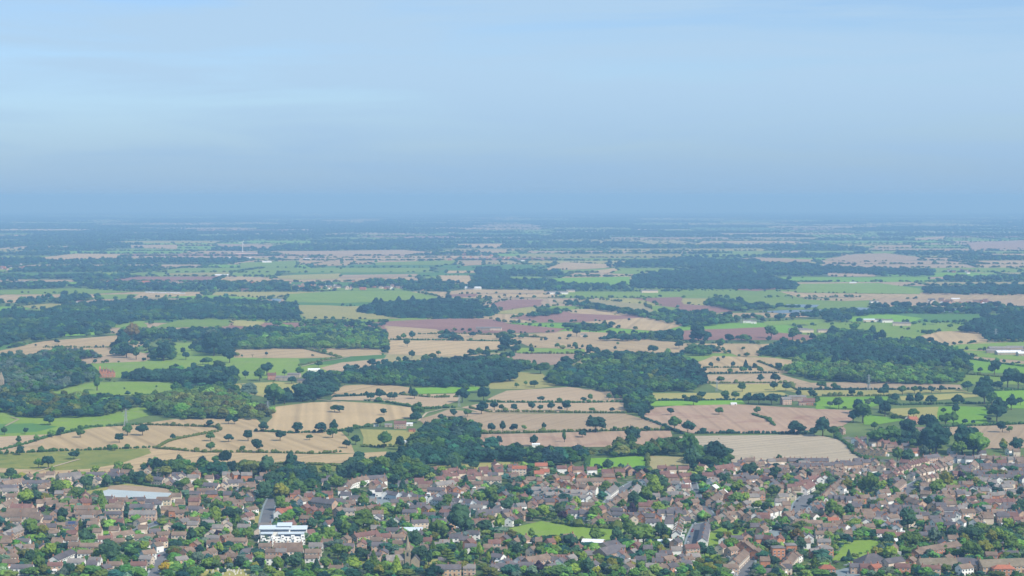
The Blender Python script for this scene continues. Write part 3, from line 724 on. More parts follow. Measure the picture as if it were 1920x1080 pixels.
def building(name, cat, loc, rot, L, D, h, wall, roof, hip=False, pitch=36, chim=1, detail=2, look=None, at=None, solar=False, group=None, label=None, gable_w=False):
    rise = D / 2 * math.tan(math.radians(pitch))
    root = empty(name, (loc[0], loc[1], 0.05), rot)
    wall_mesh(L, D, h, rise, hip).obj('wall', WALL[wall], root)
    rf = roof_mesh(L, D, h, rise, hip).obj('roof', ROOF[roof], root)
    q = L / 2 - 0.8 if not hip else max(.3, L / 2 - D / 2)
    for i in range(chim):
        cx = (q if i % 2 == 0 else -q) if i < 2 else (-q + 2 * q * (i - 1) / (chim - 1))
        o = link('chimney', CHIM, rf, (cx, rnd.uniform(-.4, .4), h + rise))
    W, Dr = win_slots(L, D, h, hip)
    if detail >= 2:
        for p in W: link('window', WINM, root, p[:3], p[3])
        for p in Dr: link('door', DOORM, root, p[:3], p[3])
    else:
        k = (round(L, 1), round(D, 1), round(h, 1))
        if k not in meshcache:
            mb = MB()
            for p in W:
                if detail: M = Tm(p); mb.v, mb.f, mb.m = mb.v, mb.f, mb.m; o = len(mb.v); mb.v += [tuple(M @ Vector(a)) for a in WIN.v]; mb.f += [tuple(i + o for i in f) for f in WIN.f]; mb.m += WIN.m
            meshcache[k] = mb.mesh('window_panes', [FRAME, GLASS])
        link('window_panes', meshcache[k], root)['kind'] = 'stuff'
        link('door', DOORM, root, Dr[0][:3] if Dr else (0, -D / 2, 0))
    if cat in ('house', 'bungalow') and rnd.random() < .38:
        s = rnd.choice([-1, -1, 1]); xx = rnd.uniform(-L / 2 + 2, L / 2 - 2); mb = MB(); y0, y1 = sorted((s * (D / 2 + .003), s * (D / 2 + 2.8)))
        mb.box(xx - 1.8, xx + 1.8, y0, y1, 0, 2.3); mb.add([(xx - 1.9, y0 if s > 0 else y1, 3.0), (xx + 1.9, y0 if s > 0 else y1, 3.0), (xx + 1.9, y1 + .1 if s > 0 else y0 - .1, 2.32), (xx - 1.9, y1 + .1 if s > 0 else y0 - .1, 2.32)], [(0, 1, 2, 3)])
        yf = y1 + .02 if s > 0 else y0 - .02
        for k in (-1.1, 0, 1.1): mb.box(xx + k - .42, xx + k + .42, min(yf, yf - .015 * s), max(yf, yf - .015 * s), .7, 2.0, 1)
        mb.obj('conservatory', [FRAME, GLASS], root)
    if solar:
        mb = MB(); s = math.atan2(rise, D / 2); M = Matrix.Translation((0, -D / 4, h + rise / 2 + .32)) @ Matrix.Rotation(s, 4, 'X')
        for i in range(4): mb.box(-3.2 + i * 1.6, -1.7 + i * 1.6, -1.3, 1.3, -.03, .03, 0, M)
        mb.obj('solar_panel', SOLAR, rf)
    tag(root, cat, look or f'{WN[wall]} {cat} with {RN[roof]} roof', group, label, at)
    return root

HS = []      # the ordinary houses: px, py, L, D, h, rotation, wall, roof, flags
def H1(px, py, L, rot, code):
    fl = code[2:]; D = 7.6 if L < 20 else 9.0
    if '1' in fl: h = 2.7
    elif '3' in fl: h = 8.0
    else: h = 5.5
    if code[0] == 'b' and L < 20: code = rnd.choices('bcwyr', (.62, .16, .10, .06, .06))[0] + code[1:]
    if code[1] == 'n': code = code[0] + rnd.choices('ngkr', (.74, .08, .07, .11))[0] + code[2:]
    L *= .93 if L < 20 else 1
    p = G(px, py); HS.append([p.x, p.y + 3.5, L, D, h, math.radians(rot), code[0], code[1], fl, px, py])
def T(x0, y0, sc_, text):
    for e in text.replace('\n', ';').split(';'):
        q = e.split()
        if not q: continue
        if q[0] == 'R':       # a row of separate houses between two points
            x1, y1, x2, y2, n, rot, L = map(float, q[1:8]); n = int(n)
            for i in range(n):
                t = i / max(1, n - 1); H1(x0 + (x1 + (x2 - x1) * t) / sc_ , y0 + (y1 + (y2 - y1) * t) / sc_, L, rot + rnd.uniform(-3, 3), q[8])
        elif q[0] == 'B':     # one long building with its ends at two points
            x1, y1, x2, y2 = map(float, q[1:5]); a, b = G(x0 + x1 / sc_, y0 + y1 / sc_), G(x0 + x2 / sc_, y0 + y2 / sc_); d = b - a; c = (a + b) / 2
            m = PX([[c.x, c.y, 0]])[0]; H1(m[0], m[1], d.length, math.degrees(math.atan2(d.y, d.x)), q[5]); HS[-1][1] = c.y
        else:
            H1(x0 + float(q[0]) / sc_, y0 + float(q[1]) / sc_, float(q[2]), float(q[3]), q[4])
T(0, 870, 6, '''40 265 12 8 cn; B 20 295 255 250 cn; 310 205 8 80 cn; 450 205 9 5 cn; 560 180 9 5 cn; B 255 275 560 270 ck; 520 312 9 12 cn; B 650 205 900 180 cg; 1090 185 18 0 ck; 1080 248 7 75 ck; B 1230 185 1410 205 ck
1315 218 7 80 ck; 1660 132 7 80 cn; 1840 145 16 4 cg; B 1700 225 1860 240 ck; 1890 245 7 85 ck; 100 330 18 5 ck; 110 372 16 5 cg; 130 435 13 18 cn; B 20 545 155 480 cn; B 130 550 370 555 bn; B 80 605 420 600 cn; B 0 655 460 650 cn
450 505 9 20 cn; 580 512 11 8 bns; 610 625 8 85 bn; 690 545 11 5 bn; 660 400 9 5 yg; 915 500 8 60 br; 960 500 11 8 rr; 1075 462 11 8 br; 1200 468 11 0 bk; 1350 478 14 0 bn; 1560 478 12 0 bn; 970 575 22 0 bn; 990 635 22 0 bn; 1280 560 17 0 bn; 1265 635 18 0 bn; 1590 560 22 0 bn
1600 635 24 0 bn; 1700 500 12 0 bk; 1840 470 14 0 bn; 1870 580 11 5 bn; 1760 520 10 0 bk; 760 470 8 5 cn; 830 500 8 0 bn; 1270 500 8 0 cn; 1480 505 9 5 wn''')
T(0, 970, 6, '''170 115 11 5 cn; 400 95 14 -18 cn; 530 92 9 0 bk; 800 155 11 8 rns; 1030 120 13 0 bn; 1310 128 12 0 bn; 1570 125 10 60 bn; 1150 100 6 0 cn; B 20 285 240 190 bn; 605 250 9 0 wn; 800 262 9 0 bn; 800 332 11 0 wn
1175 318 13 12 wn; B 1230 290 1480 245 cn; 1310 352 13 10 bn; B 1510 300 1730 298 bn; 1830 270 12 25 bn; 1790 350 12 50 bn; B 1590 490 1740 470 wn; 1760 400 8 50 wn; 1640 550 11 -12 cg; 1550 622 13 8 cn; 250 350 12 0 wk; 60 362 9 0 bn; 90 450 7 0 bg
190 425 8 60 bn; 315 425 9 15 bn; 120 485 8 60 bn; 300 470 9 20 bn; 110 595 13 0 bn; B 600 560 800 470 wn; 960 485 14 0 wn; 850 588 14 0 wg; 1030 612 9 0 wk; 610 625 12 5 br; 240 655 18 0 wk; 1280 618 13 0 cn; 1170 655 9 60 rk; 830 395 10 0 rn; 1010 405 18 0 bn; 1150 400 14 0 bn; 1600 200 8 5 cn; 1280 215 9 0 cn; 1090 240 8 0 cn; 60 280 12 0 bn''')
T(320, 870, 6, '''70 190 11 0 ck; 120 195 6 85 ck; 250 215 13 0 cg; B 370 300 550 310 ck; 590 300 7 88 ck; 430 222 9 0 cn; 620 182 8 0 cg; 720 182 8 40 rg; 850 188 12 8 rg; B 640 270 820 265 ck; 1000 235 10 0 ck; 810 320 8 0 cn; 900 302 9 10 cn; 1040 190 8 10 rn; 1090 185 8 60 rn; 1165 140 9 10 bn
B 290 370 500 365 bn; 460 402 12 0 rk; 655 485 12 0 bn; 640 410 9 0 bk; 885 425 8 55 wn; 260 485 11 0 bn; B 170 570 380 575 bn; 60 430 10 0 bn; 100 500 9 0 bn; 30 595 9 0 rn; 895 585 14 55 wn; 860 655 13 68 br; 1260 600 13 0 bo; 1215 625 9 80 bo; 1320 590 8 60 bo; 1490 485 9 50 wn; 1545 432 8 0 rr; B 1600 480 1850 510 bk; 1510 560 9 65 rr; 1590 590 9 65 rr; 1680 610 9 70 rr; 1885 595 9 55 bn; 1740 262 9 10 cn; 120 620 12 0 bn; 880 480 9 0 bk; 1640 480 9 0 bk''')
T(320, 970, 6, '''525 195 10 0 cn; 620 305 11 50 bn; 470 312 12 0 bg; 740 345 18 0 bn; 480 372 12 0 cn; 90 275 13 0 bn; 270 388 8 75 bn; 440 475 10 65 bn; 105 560 11 40 bn; 560 545 10 0 bn; 690 525 9 0 bn; 860 472 11 40 bk; 870 545 7 0 wn; 1060 405 11 0 bn; B 1160 405 1480 400 bn; 1630 405 12 0 bn; 1145 540 12 0 wn; 1590 540 12 0 wn; 1600 475 14 0 bn; 1380 460 16 0 bn; 1780 145 9 40 wn; 1240 470 9 0 rn; 1150 470 13 0 bn''')
T(640, 870, 6, '''B 850 285 1030 280 cn; 1100 235 11 35 cr; 1185 208 8 35 cr; 1265 193 8 30 cr; 1350 165 9 25 cr; 1470 155 10 12 cr; 1600 125 10 15 cr; 1760 105 11 15 cr; 1530 192 9 15 cr; 1640 168 9 12 cr; 1770 148 9 12 cr; B 1050 300 1260 275 cg; B 1570 235 1800 235 cn; 1450 235 11 0 cn; 1520 290 14 0 bn; 1230 335 10 65 rn; 930 330 12 0 bn; 1300 350 7 85 rn
350 345 7 0 wn; 455 322 8 60 wn; 420 372 7 0 wk; 505 402 7 75 wk; B 540 400 650 415 lk; 680 415 7 70 wk; B 700 420 760 425 lk; 775 425 7 75 wk; B 810 435 960 455 lk; 1025 455 8 75 wk; B 1050 460 1200 480 lk; 1240 490 8 70 wk; B 1270 480 1340 485 wk; 1360 490 7 75 wk; B 1390 490 1480 500 lk; 1495 502 7 70 wk; 1590 525 11 0 wk; 1780 540 10 30 wn; 105 515 9 0 rn; 355 462 7 0 wg1; 310 575 9 60 yn; 380 565 10 10 yn; B 690 605 860 610 bk; 760 530 8 88 wk; 690 480 12 0 yn; 900 540 9 0 rk; 960 575 9 60 rk; 985 650 12 0 wk; 1250 590 10 60 yk; 1180 580 9 0 bk; 1520 560 12 0 wg; B 1530 620 1800 600 ck; 1310 540 14 0 lk; 200 590 12 10 bn; 90 600 12 0 bg; 60 560 8 50 yn; 1870 620 9 0 ck; 820 480 8 0 wn; B 970 350 1180 360 bk; 250 470 8 0 wk; 1830 410 9 60 rk; 1400 610 9 0 bk; 600 500 8 0 bk''')
T(640, 970, 6, '''440 140 7 70 wk; 490 150 8 0 wk; 610 110 6 80 wk; 710 100 9 0 cn; B 780 130 980 120 bk; 1105 125 13 0 yk; B 140 290 400 250 bn; 45 325 8 70 bn; B 380 300 560 285 bn; 580 230 12 0 bn; 430 395 14 0 bn; 390 340 11 0 bn; 660 375 13 0 bn; 640 300 11 0 bn; 870 270 8 60 rk; 955 345 10 0 cn; 1290 305 12 0 wk; 1440 360 9 60 rn; 1380 330 9 0 bk; 1725 370 11 0 cn; 1840 320 8 65 rn; 1780 300 9 0 bn; 1650 425 8 0 bn; 1160 370 9 0 sg; 1100 400 8 0 sg; 1780 640 14 0 sk; 1885 620 9 60 bk; 1200 660 20 0 yk; 1440 655 10 0 bg; 1700 665 8 60 bk; 1520 130 8 0 cn; 1895 105 7 70 wk; 1560 150 8 0 cn; 950 420 10 0 cn''')
T(960, 870, 6, '''80 140 16 0 co3; 330 108 14 0 co3; 30 205 9 10 wn; 560 112 11 5 wrh; 745 122 12 5 brh; 900 125 11 5 wrh; 1075 152 13 5 brh; 1215 150 11 5 brh; 1450 172 7 60 rn; 480 215 9 60 rn; 595 232 11 0 cn; 790 190 9 70 rn; B 720 255 1020 245 bn; 1090 205 13 0 rns; 215 240 10 0 bn; R 540 275 650 305 3 65 7 rn; 715 325 9 65 rn; B 740 310 860 330 bn; B 880 340 960 345 bn; 140 280 7 60 rn; 310 250 6 0 rn
R 300 355 850 398 6 0 15 lg; R 330 405 845 448 5 0 14 lg; R 390 348 710 385 4 88 6.5 wk; 880 402 7 88 wk; 245 350 5 88 wk; 465 400 6 88 wk; 588 420 6 88 wk; 875 452 6 88 wk; 270 470 9 55 rk; 350 485 7 80 bk; 430 490 9 0 bk; 500 488 7 80 rk; 580 500 9 0 bk; 675 522 8 60 bn; 860 535 13 0 bn; 915 480 9 70 bn; B 1060 400 1150 330 wg; B 1330 405 1410 320 wg; 1490 268 8 60 wk; B 1190 450 1290 400 bn; 1150 520 9 60 cn; 1085 545 9 60 cn; 1000 578 9 60 bn; B 1120 580 1260 590 bk; 1265 585 7 70 rk; 1490 540 11 0 bn; 1490 600 11 0 rk; 1550 600 7 70 rk; 1700 485 11 35 bk; 1760 480 9 -30 bk; 655 602 7 75 rk; 700 625 12 0 wk; 765 615 7 70 rk; 815 630 9 0 bk; 50 600 10 10 bn; 130 640 11 55 bn; 15 690 7 70 wn; 1080 645 7 70 yk; B 1130 635 1300 645 bk; 1310 655 7 75 rk; 1380 655 10 0 bk; 1470 660 7 70 rk; B 1500 655 1620 660 bk; 1635 662 7 75 rk; R 1700 620 1900 630 3 0 10 ck; 1720 175 11 5 br; 1795 210 13 0 brs; 1900 205 9 60 br; 1690 110 10 0 br; 1800 120 10 0 br; 1840 260 9 0 cn; 1900 310 8 60 wg; 1860 410 12 0 bg''')
T(960, 970, 6, '''40 355 9 65 bn; 225 450 8 60 cn; 430 358 7 30 rn; 300 345 6 0 rn; 85 570 7 60 wk; 20 640 10 0 bk; B 150 580 400 530 bn; 440 650 12 55 bk; 545 580 7 65 wk; 490 570 7 0 wk; 580 545 12 0 br; 660 545 9 50 cg; 840 490 9 60 bn; 890 500 9 0 bg; 1530 435 8 5 rk; 1360 475 9 60 bn; 1400 400 8 60 rn; 1220 500 6 60 wn; 1270 535 6 60 wn; R 1850 270 1895 110 6 80 6 wn; 1850 355 10 60 bn; 1790 110 10 0 bk; 1770 140 8 0 wk; 1730 490 11 0 bk; 1760 560 12 45 bn; 1570 640 9 0 rg; 1860 610 10 50 bn; 1850 450 9 5 bg; 1900 540 9 60 bk; 1310 640 9 60 bn; 1330 600 9 0 bn; 1680 332 6 0 wu1; 1765 325 7 0 ww1; 1450 560 9 0 bk; 180 560 10 0 bn; 1800 640 10 40 bk; 1640 580 9 0 bk; 1700 650 10 30 bn''')
T(1280, 870, 6, '''330 275 9 60 wg; 355 335 9 60 yw; 280 405 8 60 rn; B 310 480 400 420 bn; 400 520 11 60 bn; 440 600 9 65 rn; 460 650 7 70 cn; 40 270 8 30 wn; 40 330 9 0 cn; 45 402 7 70 wn; 70 465 11 20 bn; 135 500 9 30 bn; 160 565 10 60 bn; 95 608 7 75 wn; 175 605 7 75 bn; 250 635 7 75 bn; 20 625 8 70 bn; 30 195 14 0 br; B 350 115 560 85 cr; 665 45 8 0 wk; 860 65 13 20 cn; 925 125 8 0 cn
B 560 215 680 205 rk; 660 225 8 75 rk; B 700 225 850 215 bk; 910 205 9 70 rk; 730 295 8 60 bn; 855 280 9 60 sn; 800 325 8 60 yn; B 770 405 920 400 rn; 1005 268 9 60 rk; 720 340 8 60 yn; 1130 105 13 10 bn; R 1300 130 1570 130 5 60 9 cn; R 1670 130 1850 190 4 55 9 cn; R 1000 30 1180 22 4 10 9 cn; R 1230 25 1600 25 7 0 9 bk; R 1220 85 1880 70 10 0 9 bk; R 1640 185 1760 190 3 0 10 wn; 1240 325 11 0 cr; B 1350 350 1450 290 wn; 1310 300 9 10 cr; B 1400 235 1530 215 wr; 1555 235 6 85 wr; 1605 218 6 85 wr; 1280 360 9 0 cn; 1235 412 9 75 cn; 1130 435 11 20 bg; 1110 495 12 0 bn; 1170 525 8 0 bn; B 1570 450 1660 360 rn; B 1660 350 1760 270 bn; 1795 335 8 60 wn; 1690 400 7 70 wn; R 1700 450 1900 470 4 0 10 bk; 1790 560 9 50 yn; 1850 545 8 60 yn; R 960 620 1080 590 3 55 9 wn; 745 650 9 65 bn; 820 655 8 75 wn; 915 655 12 0 cr; 570 640 12 10 bn; R 1320 640 1410 630 3 55 8 wn; R 1500 520 1600 530 3 50 8 wn; 1200 640 11 20 bn; 1530 570 9 40 cn; 1460 560 8 60 wn; 640 640 8 60 bn''')
T(1280, 970, 6, '''R 680 380 720 395 2 60 8 rn; 775 440 9 62 rn; 840 470 10 62 rn; 865 315 8 10 rk; B 900 300 1090 340 rr; 1000 360 9 60 rr; 1090 320 8 60 rr; B 500 450 600 430 bn; B 570 600 690 480 cn; 540 650 12 10 bn; 620 520 11 60 cn; 100 425 13 20 bn; 110 525 13 20 bn; 30 605 10 30 ck; 470 335 8 70 bn; 430 420 8 60 cn; 620 320 11 0 bk; B 1170 590 1260 480 cn; 1290 510 9 60 wn; B 1090 650 1180 590 cn; 1170 650 9 0 ck; 930 570 8 0 rn; 1600 432 15 0 rgh; 1370 292 6 80 wk; 1430 300 6 80 wk; 1560 262 10 0 bn; 1480 140 16 0 bn; 1700 115 10 0 cohs; 1340 130 12 0 bn; 1230 102 9 60 cg; 1350 45 8 60 wn; 900 205 12 60 bn; 850 90 9 60 bk; 910 85 12 0 cr; 1700 240 9 0 cn; 1640 230 9 0 bk; 1860 260 8 0 bn; 1740 150 9 0 cn; 1330 60 9 30 wn; 1200 60 9 40 bn; 1400 360 6 0 wn; 1630 660 13 0 roh; 370 100 9 60 bn; 820 180 9 0 bk; 1870 90 10 0 bn; B 820 655 1060 650 bk1; 60 560 9 30 wn''')
T(1600, 820, 6, '''R 30 85 110 150 3 55 9 br; 120 75 7 0 wk; 220 100 9 0 cn; R 300 100 450 140 3 15 9 br; R 420 165 520 180 2 0 9 bn; 590 150 9 0 bk; 690 210 11 15 rr; R 60 195 340 215 5 60 7 yn; 100 150 8 0 wn; R 630 370 815 325 7 60 8 cr; R 480 440 615 405 4 60 8 cr; R 50 365 150 340 2 10 10 bk; R 250 350 320 400 2 60 9 cn; R 60 440 210 440 3 30 9 wn; R 720 470 1070 375 8 55 9 cn; R 770 530 1040 490 6 55 9 cn; 850 440 8 30 wn; 660 490 9 60 ck; 420 350 9 60 br; 390 470 9 0 bk; 460 480 9 60 yn; B 440 640 550 560 bn; 820 610 11 0 bn; B 760 690 880 700 bn; B 620 770 780 820 bn; B 470 715 590 710 wn; B 780 290 950 270 bk; B 960 340 1080 290 bn
R 1130 285 1310 300 3 0 10 wk; R 1410 290 1630 300 4 0 9 bn; R 1710 305 1870 310 3 0 10 bn; R 1490 385 1890 390 5 0 11 bk; B 1320 390 1390 330 cn; R 1410 435 1870 440 6 0 9 wk1; 1200 400 9 60 yk; 1270 410 12 0 bk; R 1300 455 1440 470 3 0 9 wk1; R 1450 480 1830 480 6 0 8 wk1; R 1300 500 1420 505 2 0 9 cg1; 1490 550 12 0 cg; 1540 550 6 85 wg; 1640 600 11 20 cg1; R 1280 620 1520 615 5 80 7 wk1; R 1100 605 1220 605 3 0 9 bn1; 1040 640 9 0 bg1; 1410 700 9 65 cn; R 1130 700 1200 700 2 20 9 bn; 1280 680 9 0 wg1; 1040 700 9 30 bn; R 920 745 1050 745 3 40 9 wn; 1100 820 11 0 cn; 900 830 8 60 yk; 990 840 10 0 bk; 1290 810 9 70 cn; 1440 830 9 75 rn; 1380 830 8 0 wr; R 1520 800 1780 795 5 10 8 cr; 1870 780 8 70 cn; 1580 720 11 0 bg; 1680 710 12 25 bg; R 1200 870 1240 850 2 30 8 wn; 1290 915 14 15 bn; 1400 900 9 60 cn; 1510 950 11 0 bn; 1510 870 9 0 bg; R 1680 945 1800 940 3 10 9 bk; R 1040 890 1130 890 2 0 9 wk; R 970 900 1000 960 2 60 9 bn; 1090 950 11 0 lk; 1170 945 7 70 wk; R 420 865 730 875 4 0 11 yk; R 490 835 740 870 3 85 6.5 rk; R 480 905 690 915 3 0 11 bk; 250 860 9 0 bk; 265 880 6 85 rk; 330 820 9 30 wn; 130 750 11 20 rn; 40 745 8 70 rk; 220 780 8 30 cn; 410 780 9 30 wn; 380 890 7 70 yn; 60 800 10 0 bn; 180 945 12 0 bn; 310 945 11 0 bk; 370 950 7 80 rk; 20 850 10 0 bk; R 1700 870 1800 870 2 0 9 wk; 1800 650 10 0 cg1; 1110 190 8 60 wn; 1450 205 10 0 wk1; 1770 200 8 20 wn; 1840 215 8 0 cn; 780 15 8 0 wk''')
T(1600, 970, 6, '''330 250 11 0 wr; 380 160 9 65 wr; 460 180 8 60 wr; 500 190 8 65 wn; 20 95 8 65 wn; 75 90 8 65 wn; 185 80 12 0 bn; 320 90 9 0 lk; 380 80 7 75 wr; 450 75 11 20 bn; 60 195 9 30 wn; 180 185 10 20 bn; 290 110 8 0 wg; 880 245 11 0 rk3; 880 660 15 0 br; 560 645 12 0 rr; 1690 495 8 70 rk; 1800 500 10 0 bk; 1560 505 10 0 rn; 1260 655 13 30 bn; 1700 660 18 0 roh; 1220 130 8 60 wn; 1440 75 12 50 bn; 1520 80 10 0 bn; 1690 60 12 0 bk; 1800 55 10 0 br; 1050 110 9 30 lk; 930 90 11 0 bk; 1900 140 9 60 cn; 150 645 10 0 rr; 250 650 10 40 or; 50 640 12 0 bk; 720 490 8 60 rn; 1090 70 9 0 wk; 1280 15 10 0 cn'''.replace('40 or', '40 ro'))

# ------------------------------------------------------------------ the buildings that stand out
special_xy = []
def keepout(o, r): special_xy.append((o.location.x, o.location.y, r))
def flat_block(root, x0, x1, y0, y1, z0, z1, wall, part='wall', roofm=None, band=True):
    mb = MB(); mb.box(x0, x1, y0, y1, z0, z1); mb.obj(part, wall, root)
    if roofm: mb = MB(); mb.box(x0 - .3, x1 + .3, y0 - .3, y1 + .3, z1 + .003, z1 + .4); mb.obj('roof', roofm, root)
def windows_on(root, x0, x1, y, z, n, w=1.6):
    for i in range(n): link('window', WINM, root, (x0 + (x1 - x0) * (i + .5) / n, y, z))
# white stepped apartment building with long pale blue roofs
p = G(527, 1023); r = empty('apartment_building', (p.x, p.y, .05), math.radians(3)); keepout(r, 26)
flat_block(r, -22, 22, 26, 36, 0, 10.5, WALL['w']); mb = MB()
BLUEBAND = flat_mat('dark_blue_glazing', (0.05, 0.07, 0.11), 0.25, 0.5, 0.1)
for x0, x1, y0, y1, z in ((-22.5, 6, 25.5, 37, 10.5), (6.2, 22.5, 25.5, 37, 10.0), (-6, 8, 30, 40, 12.4)):
    mb = MB(); mb.add([(x0, y0, z + .3), (x1, y0, z + .3), (x1, y1, z + 1.9), (x0, y1, z + 1.9), (x0, y0, z), (x1, y0, z), (x1, y1, z), (x0, y1, z)], [(0, 1, 2, 3), (4, 5, 1, 0), (5, 6, 2, 1), (6, 7, 3, 2), (7, 4, 0, 3)]); mb.obj('roof', ROOF['u'], r)
for x0, x1 in ((-21, 5.5), (7, 21.5)): mb = MB(); mb.box(x0, x1, 25.8, 25.99, 8.2, 9.8); mb.obj('window_band', BLUEBAND, r)
for k, (x0, x1, y0, y1, h) in enumerate(((-20, -9, 16, 25.7, 7.8), (-4, 20, 17, 25.7, 7.4))):
    flat_block(r, x0, x1, y0, y1, 0, h, WALL['w'], 'wing', ROOF['u']); mb = MB(); mb.box(x0 + .4, x1 - .4, y0 - .12, y0 - .003, h - 2.2, h - .3); mb.obj('window_band', BLUEBAND, r); windows_on(r, x0, x1, y0, h - 4.6, int((x1 - x0) / 3))
for row in range(3):
    z1 = 7.2 - row * 1.7; y = 12 - row * 5; flat_block(r, (-19 if row < 2 else -3), 21, y - 4, y - .4, 0, z1 - 1.0, WALL['w'], 'white_tier')
    windows_on(r, (-18 if row < 2 else -2), 20, y - 4, z1 - 2.9, 11 if row < 2 else 6); windows_on(r, (-18 if row < 2 else -2), 20, y - 4, z1 - 5.4, 11 if row < 2 else 6)
    for i in range(9):
        x = -19 + i * 4.6 + (row % 2) * 1.5; hh = 7.4 - row * 1.7 + rnd.uniform(-.6, .6); y = 11.2 - row * 5
        if i % 2 or (row == 2 and i < 4): continue
        flat_block(r, x, x + rnd.uniform(2.6, 3.9), y - 4, y + rnd.uniform(-1, 0), 0, hh, WALL['w'], 'white_bay')
        link('window', WINM, r, (x + 1.8, y - 4, hh - 2)); link('window', WINM, r, (x + 1.8, y - 4, hh - 4.6))
for i in range(7): mb = MB(); x = -21 + i * 6.6; mb.box(x, x + .35, -4.6, 8 - (i % 2) * 3, 0, 4.5 + (i % 3)); mb.obj('garden_screen', WALL['w'], r)
r.scale = (.9, .9, .92); tag(r, 'apartment block', label='white stepped flats with pale blue roofs and dark glazing bands')
# halls with bowed white roofs
def bowed_hall(px, py, L, D, h, rot, roofm, wall, label):
    p = G(px, py); r = empty('hall', (p.x, p.y + D / 2, .05), math.radians(rot)); keepout(r, L / 2 + 3)
    mb = MB(); mb.box(-L / 2, L / 2, -D / 2, D / 2, 0, h); mb.obj('wall', wall, r); mb = MB(); n = 8
    P = [(-D / 2 - .5 + (D + 1) * i / n, h + .05 + 1.6 * math.sin(math.pi * i / n)) for i in range(n + 1)]
    v = [(s * (L / 2 + .5), y, z + dz) for dz in (0, .3) for s in (-1, 1) for y, z in P]; m = n + 1
    f = [(2 * m + i, 3 * m + i, 3 * m + i + 1, 2 * m + i + 1) for i in range(n)] + [(i, i + 1, m + i + 1, m + i) for i in range(n)] + [(i, 2 * m + i, 2 * m + i + 1, i + 1) for i in range(n)] + [(m + i, m + i + 1, 3 * m + i + 1, 3 * m + i) for i in range(n)] + [(0, m, 3 * m, 2 * m), (n, 2 * m + n, 3 * m + n, m + n)]
    mb.add(v, f); mb.obj('roof', roofm, r); windows_on(r, -L / 2 + 1, L / 2 - 1, -D / 2, 1.2, int(L / 4))
    link('door', DOORM, r, (0, -D / 2, 0)); tag(r, 'hall', label=label); return r
bowed_hall(770, 1006, 19, 16, 4.5, 0, ROOF['u'], WALL['b'], 'wide brick hall with a low bowed pale roof among brown houses')
bowed_hall(1113, 1029, 17, 12, 5, -12, ROOF['w'], WALL['b'], 'hall with bright white bowed roof below the playing field')
bowed_hall(1681, 1023, 16, 9, 3.2, 6, ROOF['w'], WALL['w'], 'low white roofed pavilion at the top of the park lawn')
# the church with its spire
p = G(756, 1064); r = empty('church', (p.x, p.y, .05), math.radians(0)); keepout(r, 14)
mb = MB(); mb.box(1.5, 6.5, 0, 5, 0, 15.5); mb.box(1.2, 6.8, -.3, 5.3, 15.5, 16.1); tw = mb.obj('tower', STONE, r)
mb = MB(); mb.add([(4 + 2.5 * math.cos(a), 2.5 + 2.5 * math.sin(a), 16.1) for a in [i * math.pi / 4 + .39 for i in range(8)]] + [(4, 2.5, 31)], [(i, (i + 1) % 8, 8) for i in range(8)]); mb.obj('spire', STONE, r)
for sx in (1.5, 6.5):
    for sy in (.2, 4.8): mb = MB(); mb.add([(sx - .4, sy - .4, 16.1), (sx + .4, sy - .4, 16.1), (sx + .4, sy + .4, 16.1), (sx - .4, sy + .4, 16.1), (sx, sy, 19)], [(0, 1, 4), (1, 2, 4), (2, 3, 4), (3, 0, 4)]); mb.obj('pinnacle', STONE, tw)
mb = MB(); mb.box(3.1, 4.9, -.08, -.003, 10.5, 14); mb.obj('louvre', GLASS, tw)
for nm, (cx, cyy, L, D, h, rt) in {'nave': (-8, 2, 17, 8, 7, 20), 'transept': (11, 4, 8, 8, 6.5, 90)}.items():
    M = empty('x', (0, 0, 0)); bpy.data.objects.remove(M)
    o = wall_mesh(L, D, h, D / 2 * 1.1, False).obj(nm + '_wall', STONE, r); o.location = (cx, cyy, 0); o.rotation_euler = (0, 0, math.radians(rt))
    o2 = roof_mesh(L, D, h, D / 2 * 1.1, False, .3).obj(nm + '_roof', ROOF['k' if nm == 'transept' else 'g'], r); o2.location = o.location; o2.rotation_euler = o.rotation_euler
    for i in range(4 if nm == 'nave' else 1):
        mb = MB(); x = -6 + i * 4 if nm == 'nave' else 0; mb.box(x - .6, x + .6, -D / 2 - .07, -D / 2 - .003, 2.2, 5.8); mb.obj('window', GLASS, o)
r.scale = (.85, .85, .84); tag(r, 'church', label='stone church with slender tall spire among the dark trees')
# curved white terrace
pts = [G(*q) for q in ((648, 928), (652, 921), (660, 917), (670, 914), (686, 911))]
r = empty('terrace', (pts[2].x, pts[2].y, .05)); keepout(r, 16)
for a, b in zip(pts, pts[1:]):
    d = b - a; c = (a + b) / 2 - pts[2]; L = d.length * 1.04
    o = wall_mesh(L, 8, 6.4, 3, False).obj('wall', WALL['w'], r); o.location = (c.x, c.y + 4, 0); o.rotation_euler = (0, 0, math.atan2(d.y, d.x))
    q = roof_mesh(L + .3, 8, 6.4, 3, False).obj('roof', ROOF['n'], r); q.location = o.location; q.rotation_euler = o.rotation_euler
    for st in (0, 1):
        for i in range(max(1, int(L / 4))): link('window', WINM, o, (-L / 2 + (i + .5) * 4, -4, 1 + 2.7 * st))
    link('chimney', CHIM, q, (L / 2 - .8, 0, 9.3))
tag(r, 'terrace', label='curved bright white terrace with brown roof at a street bend')
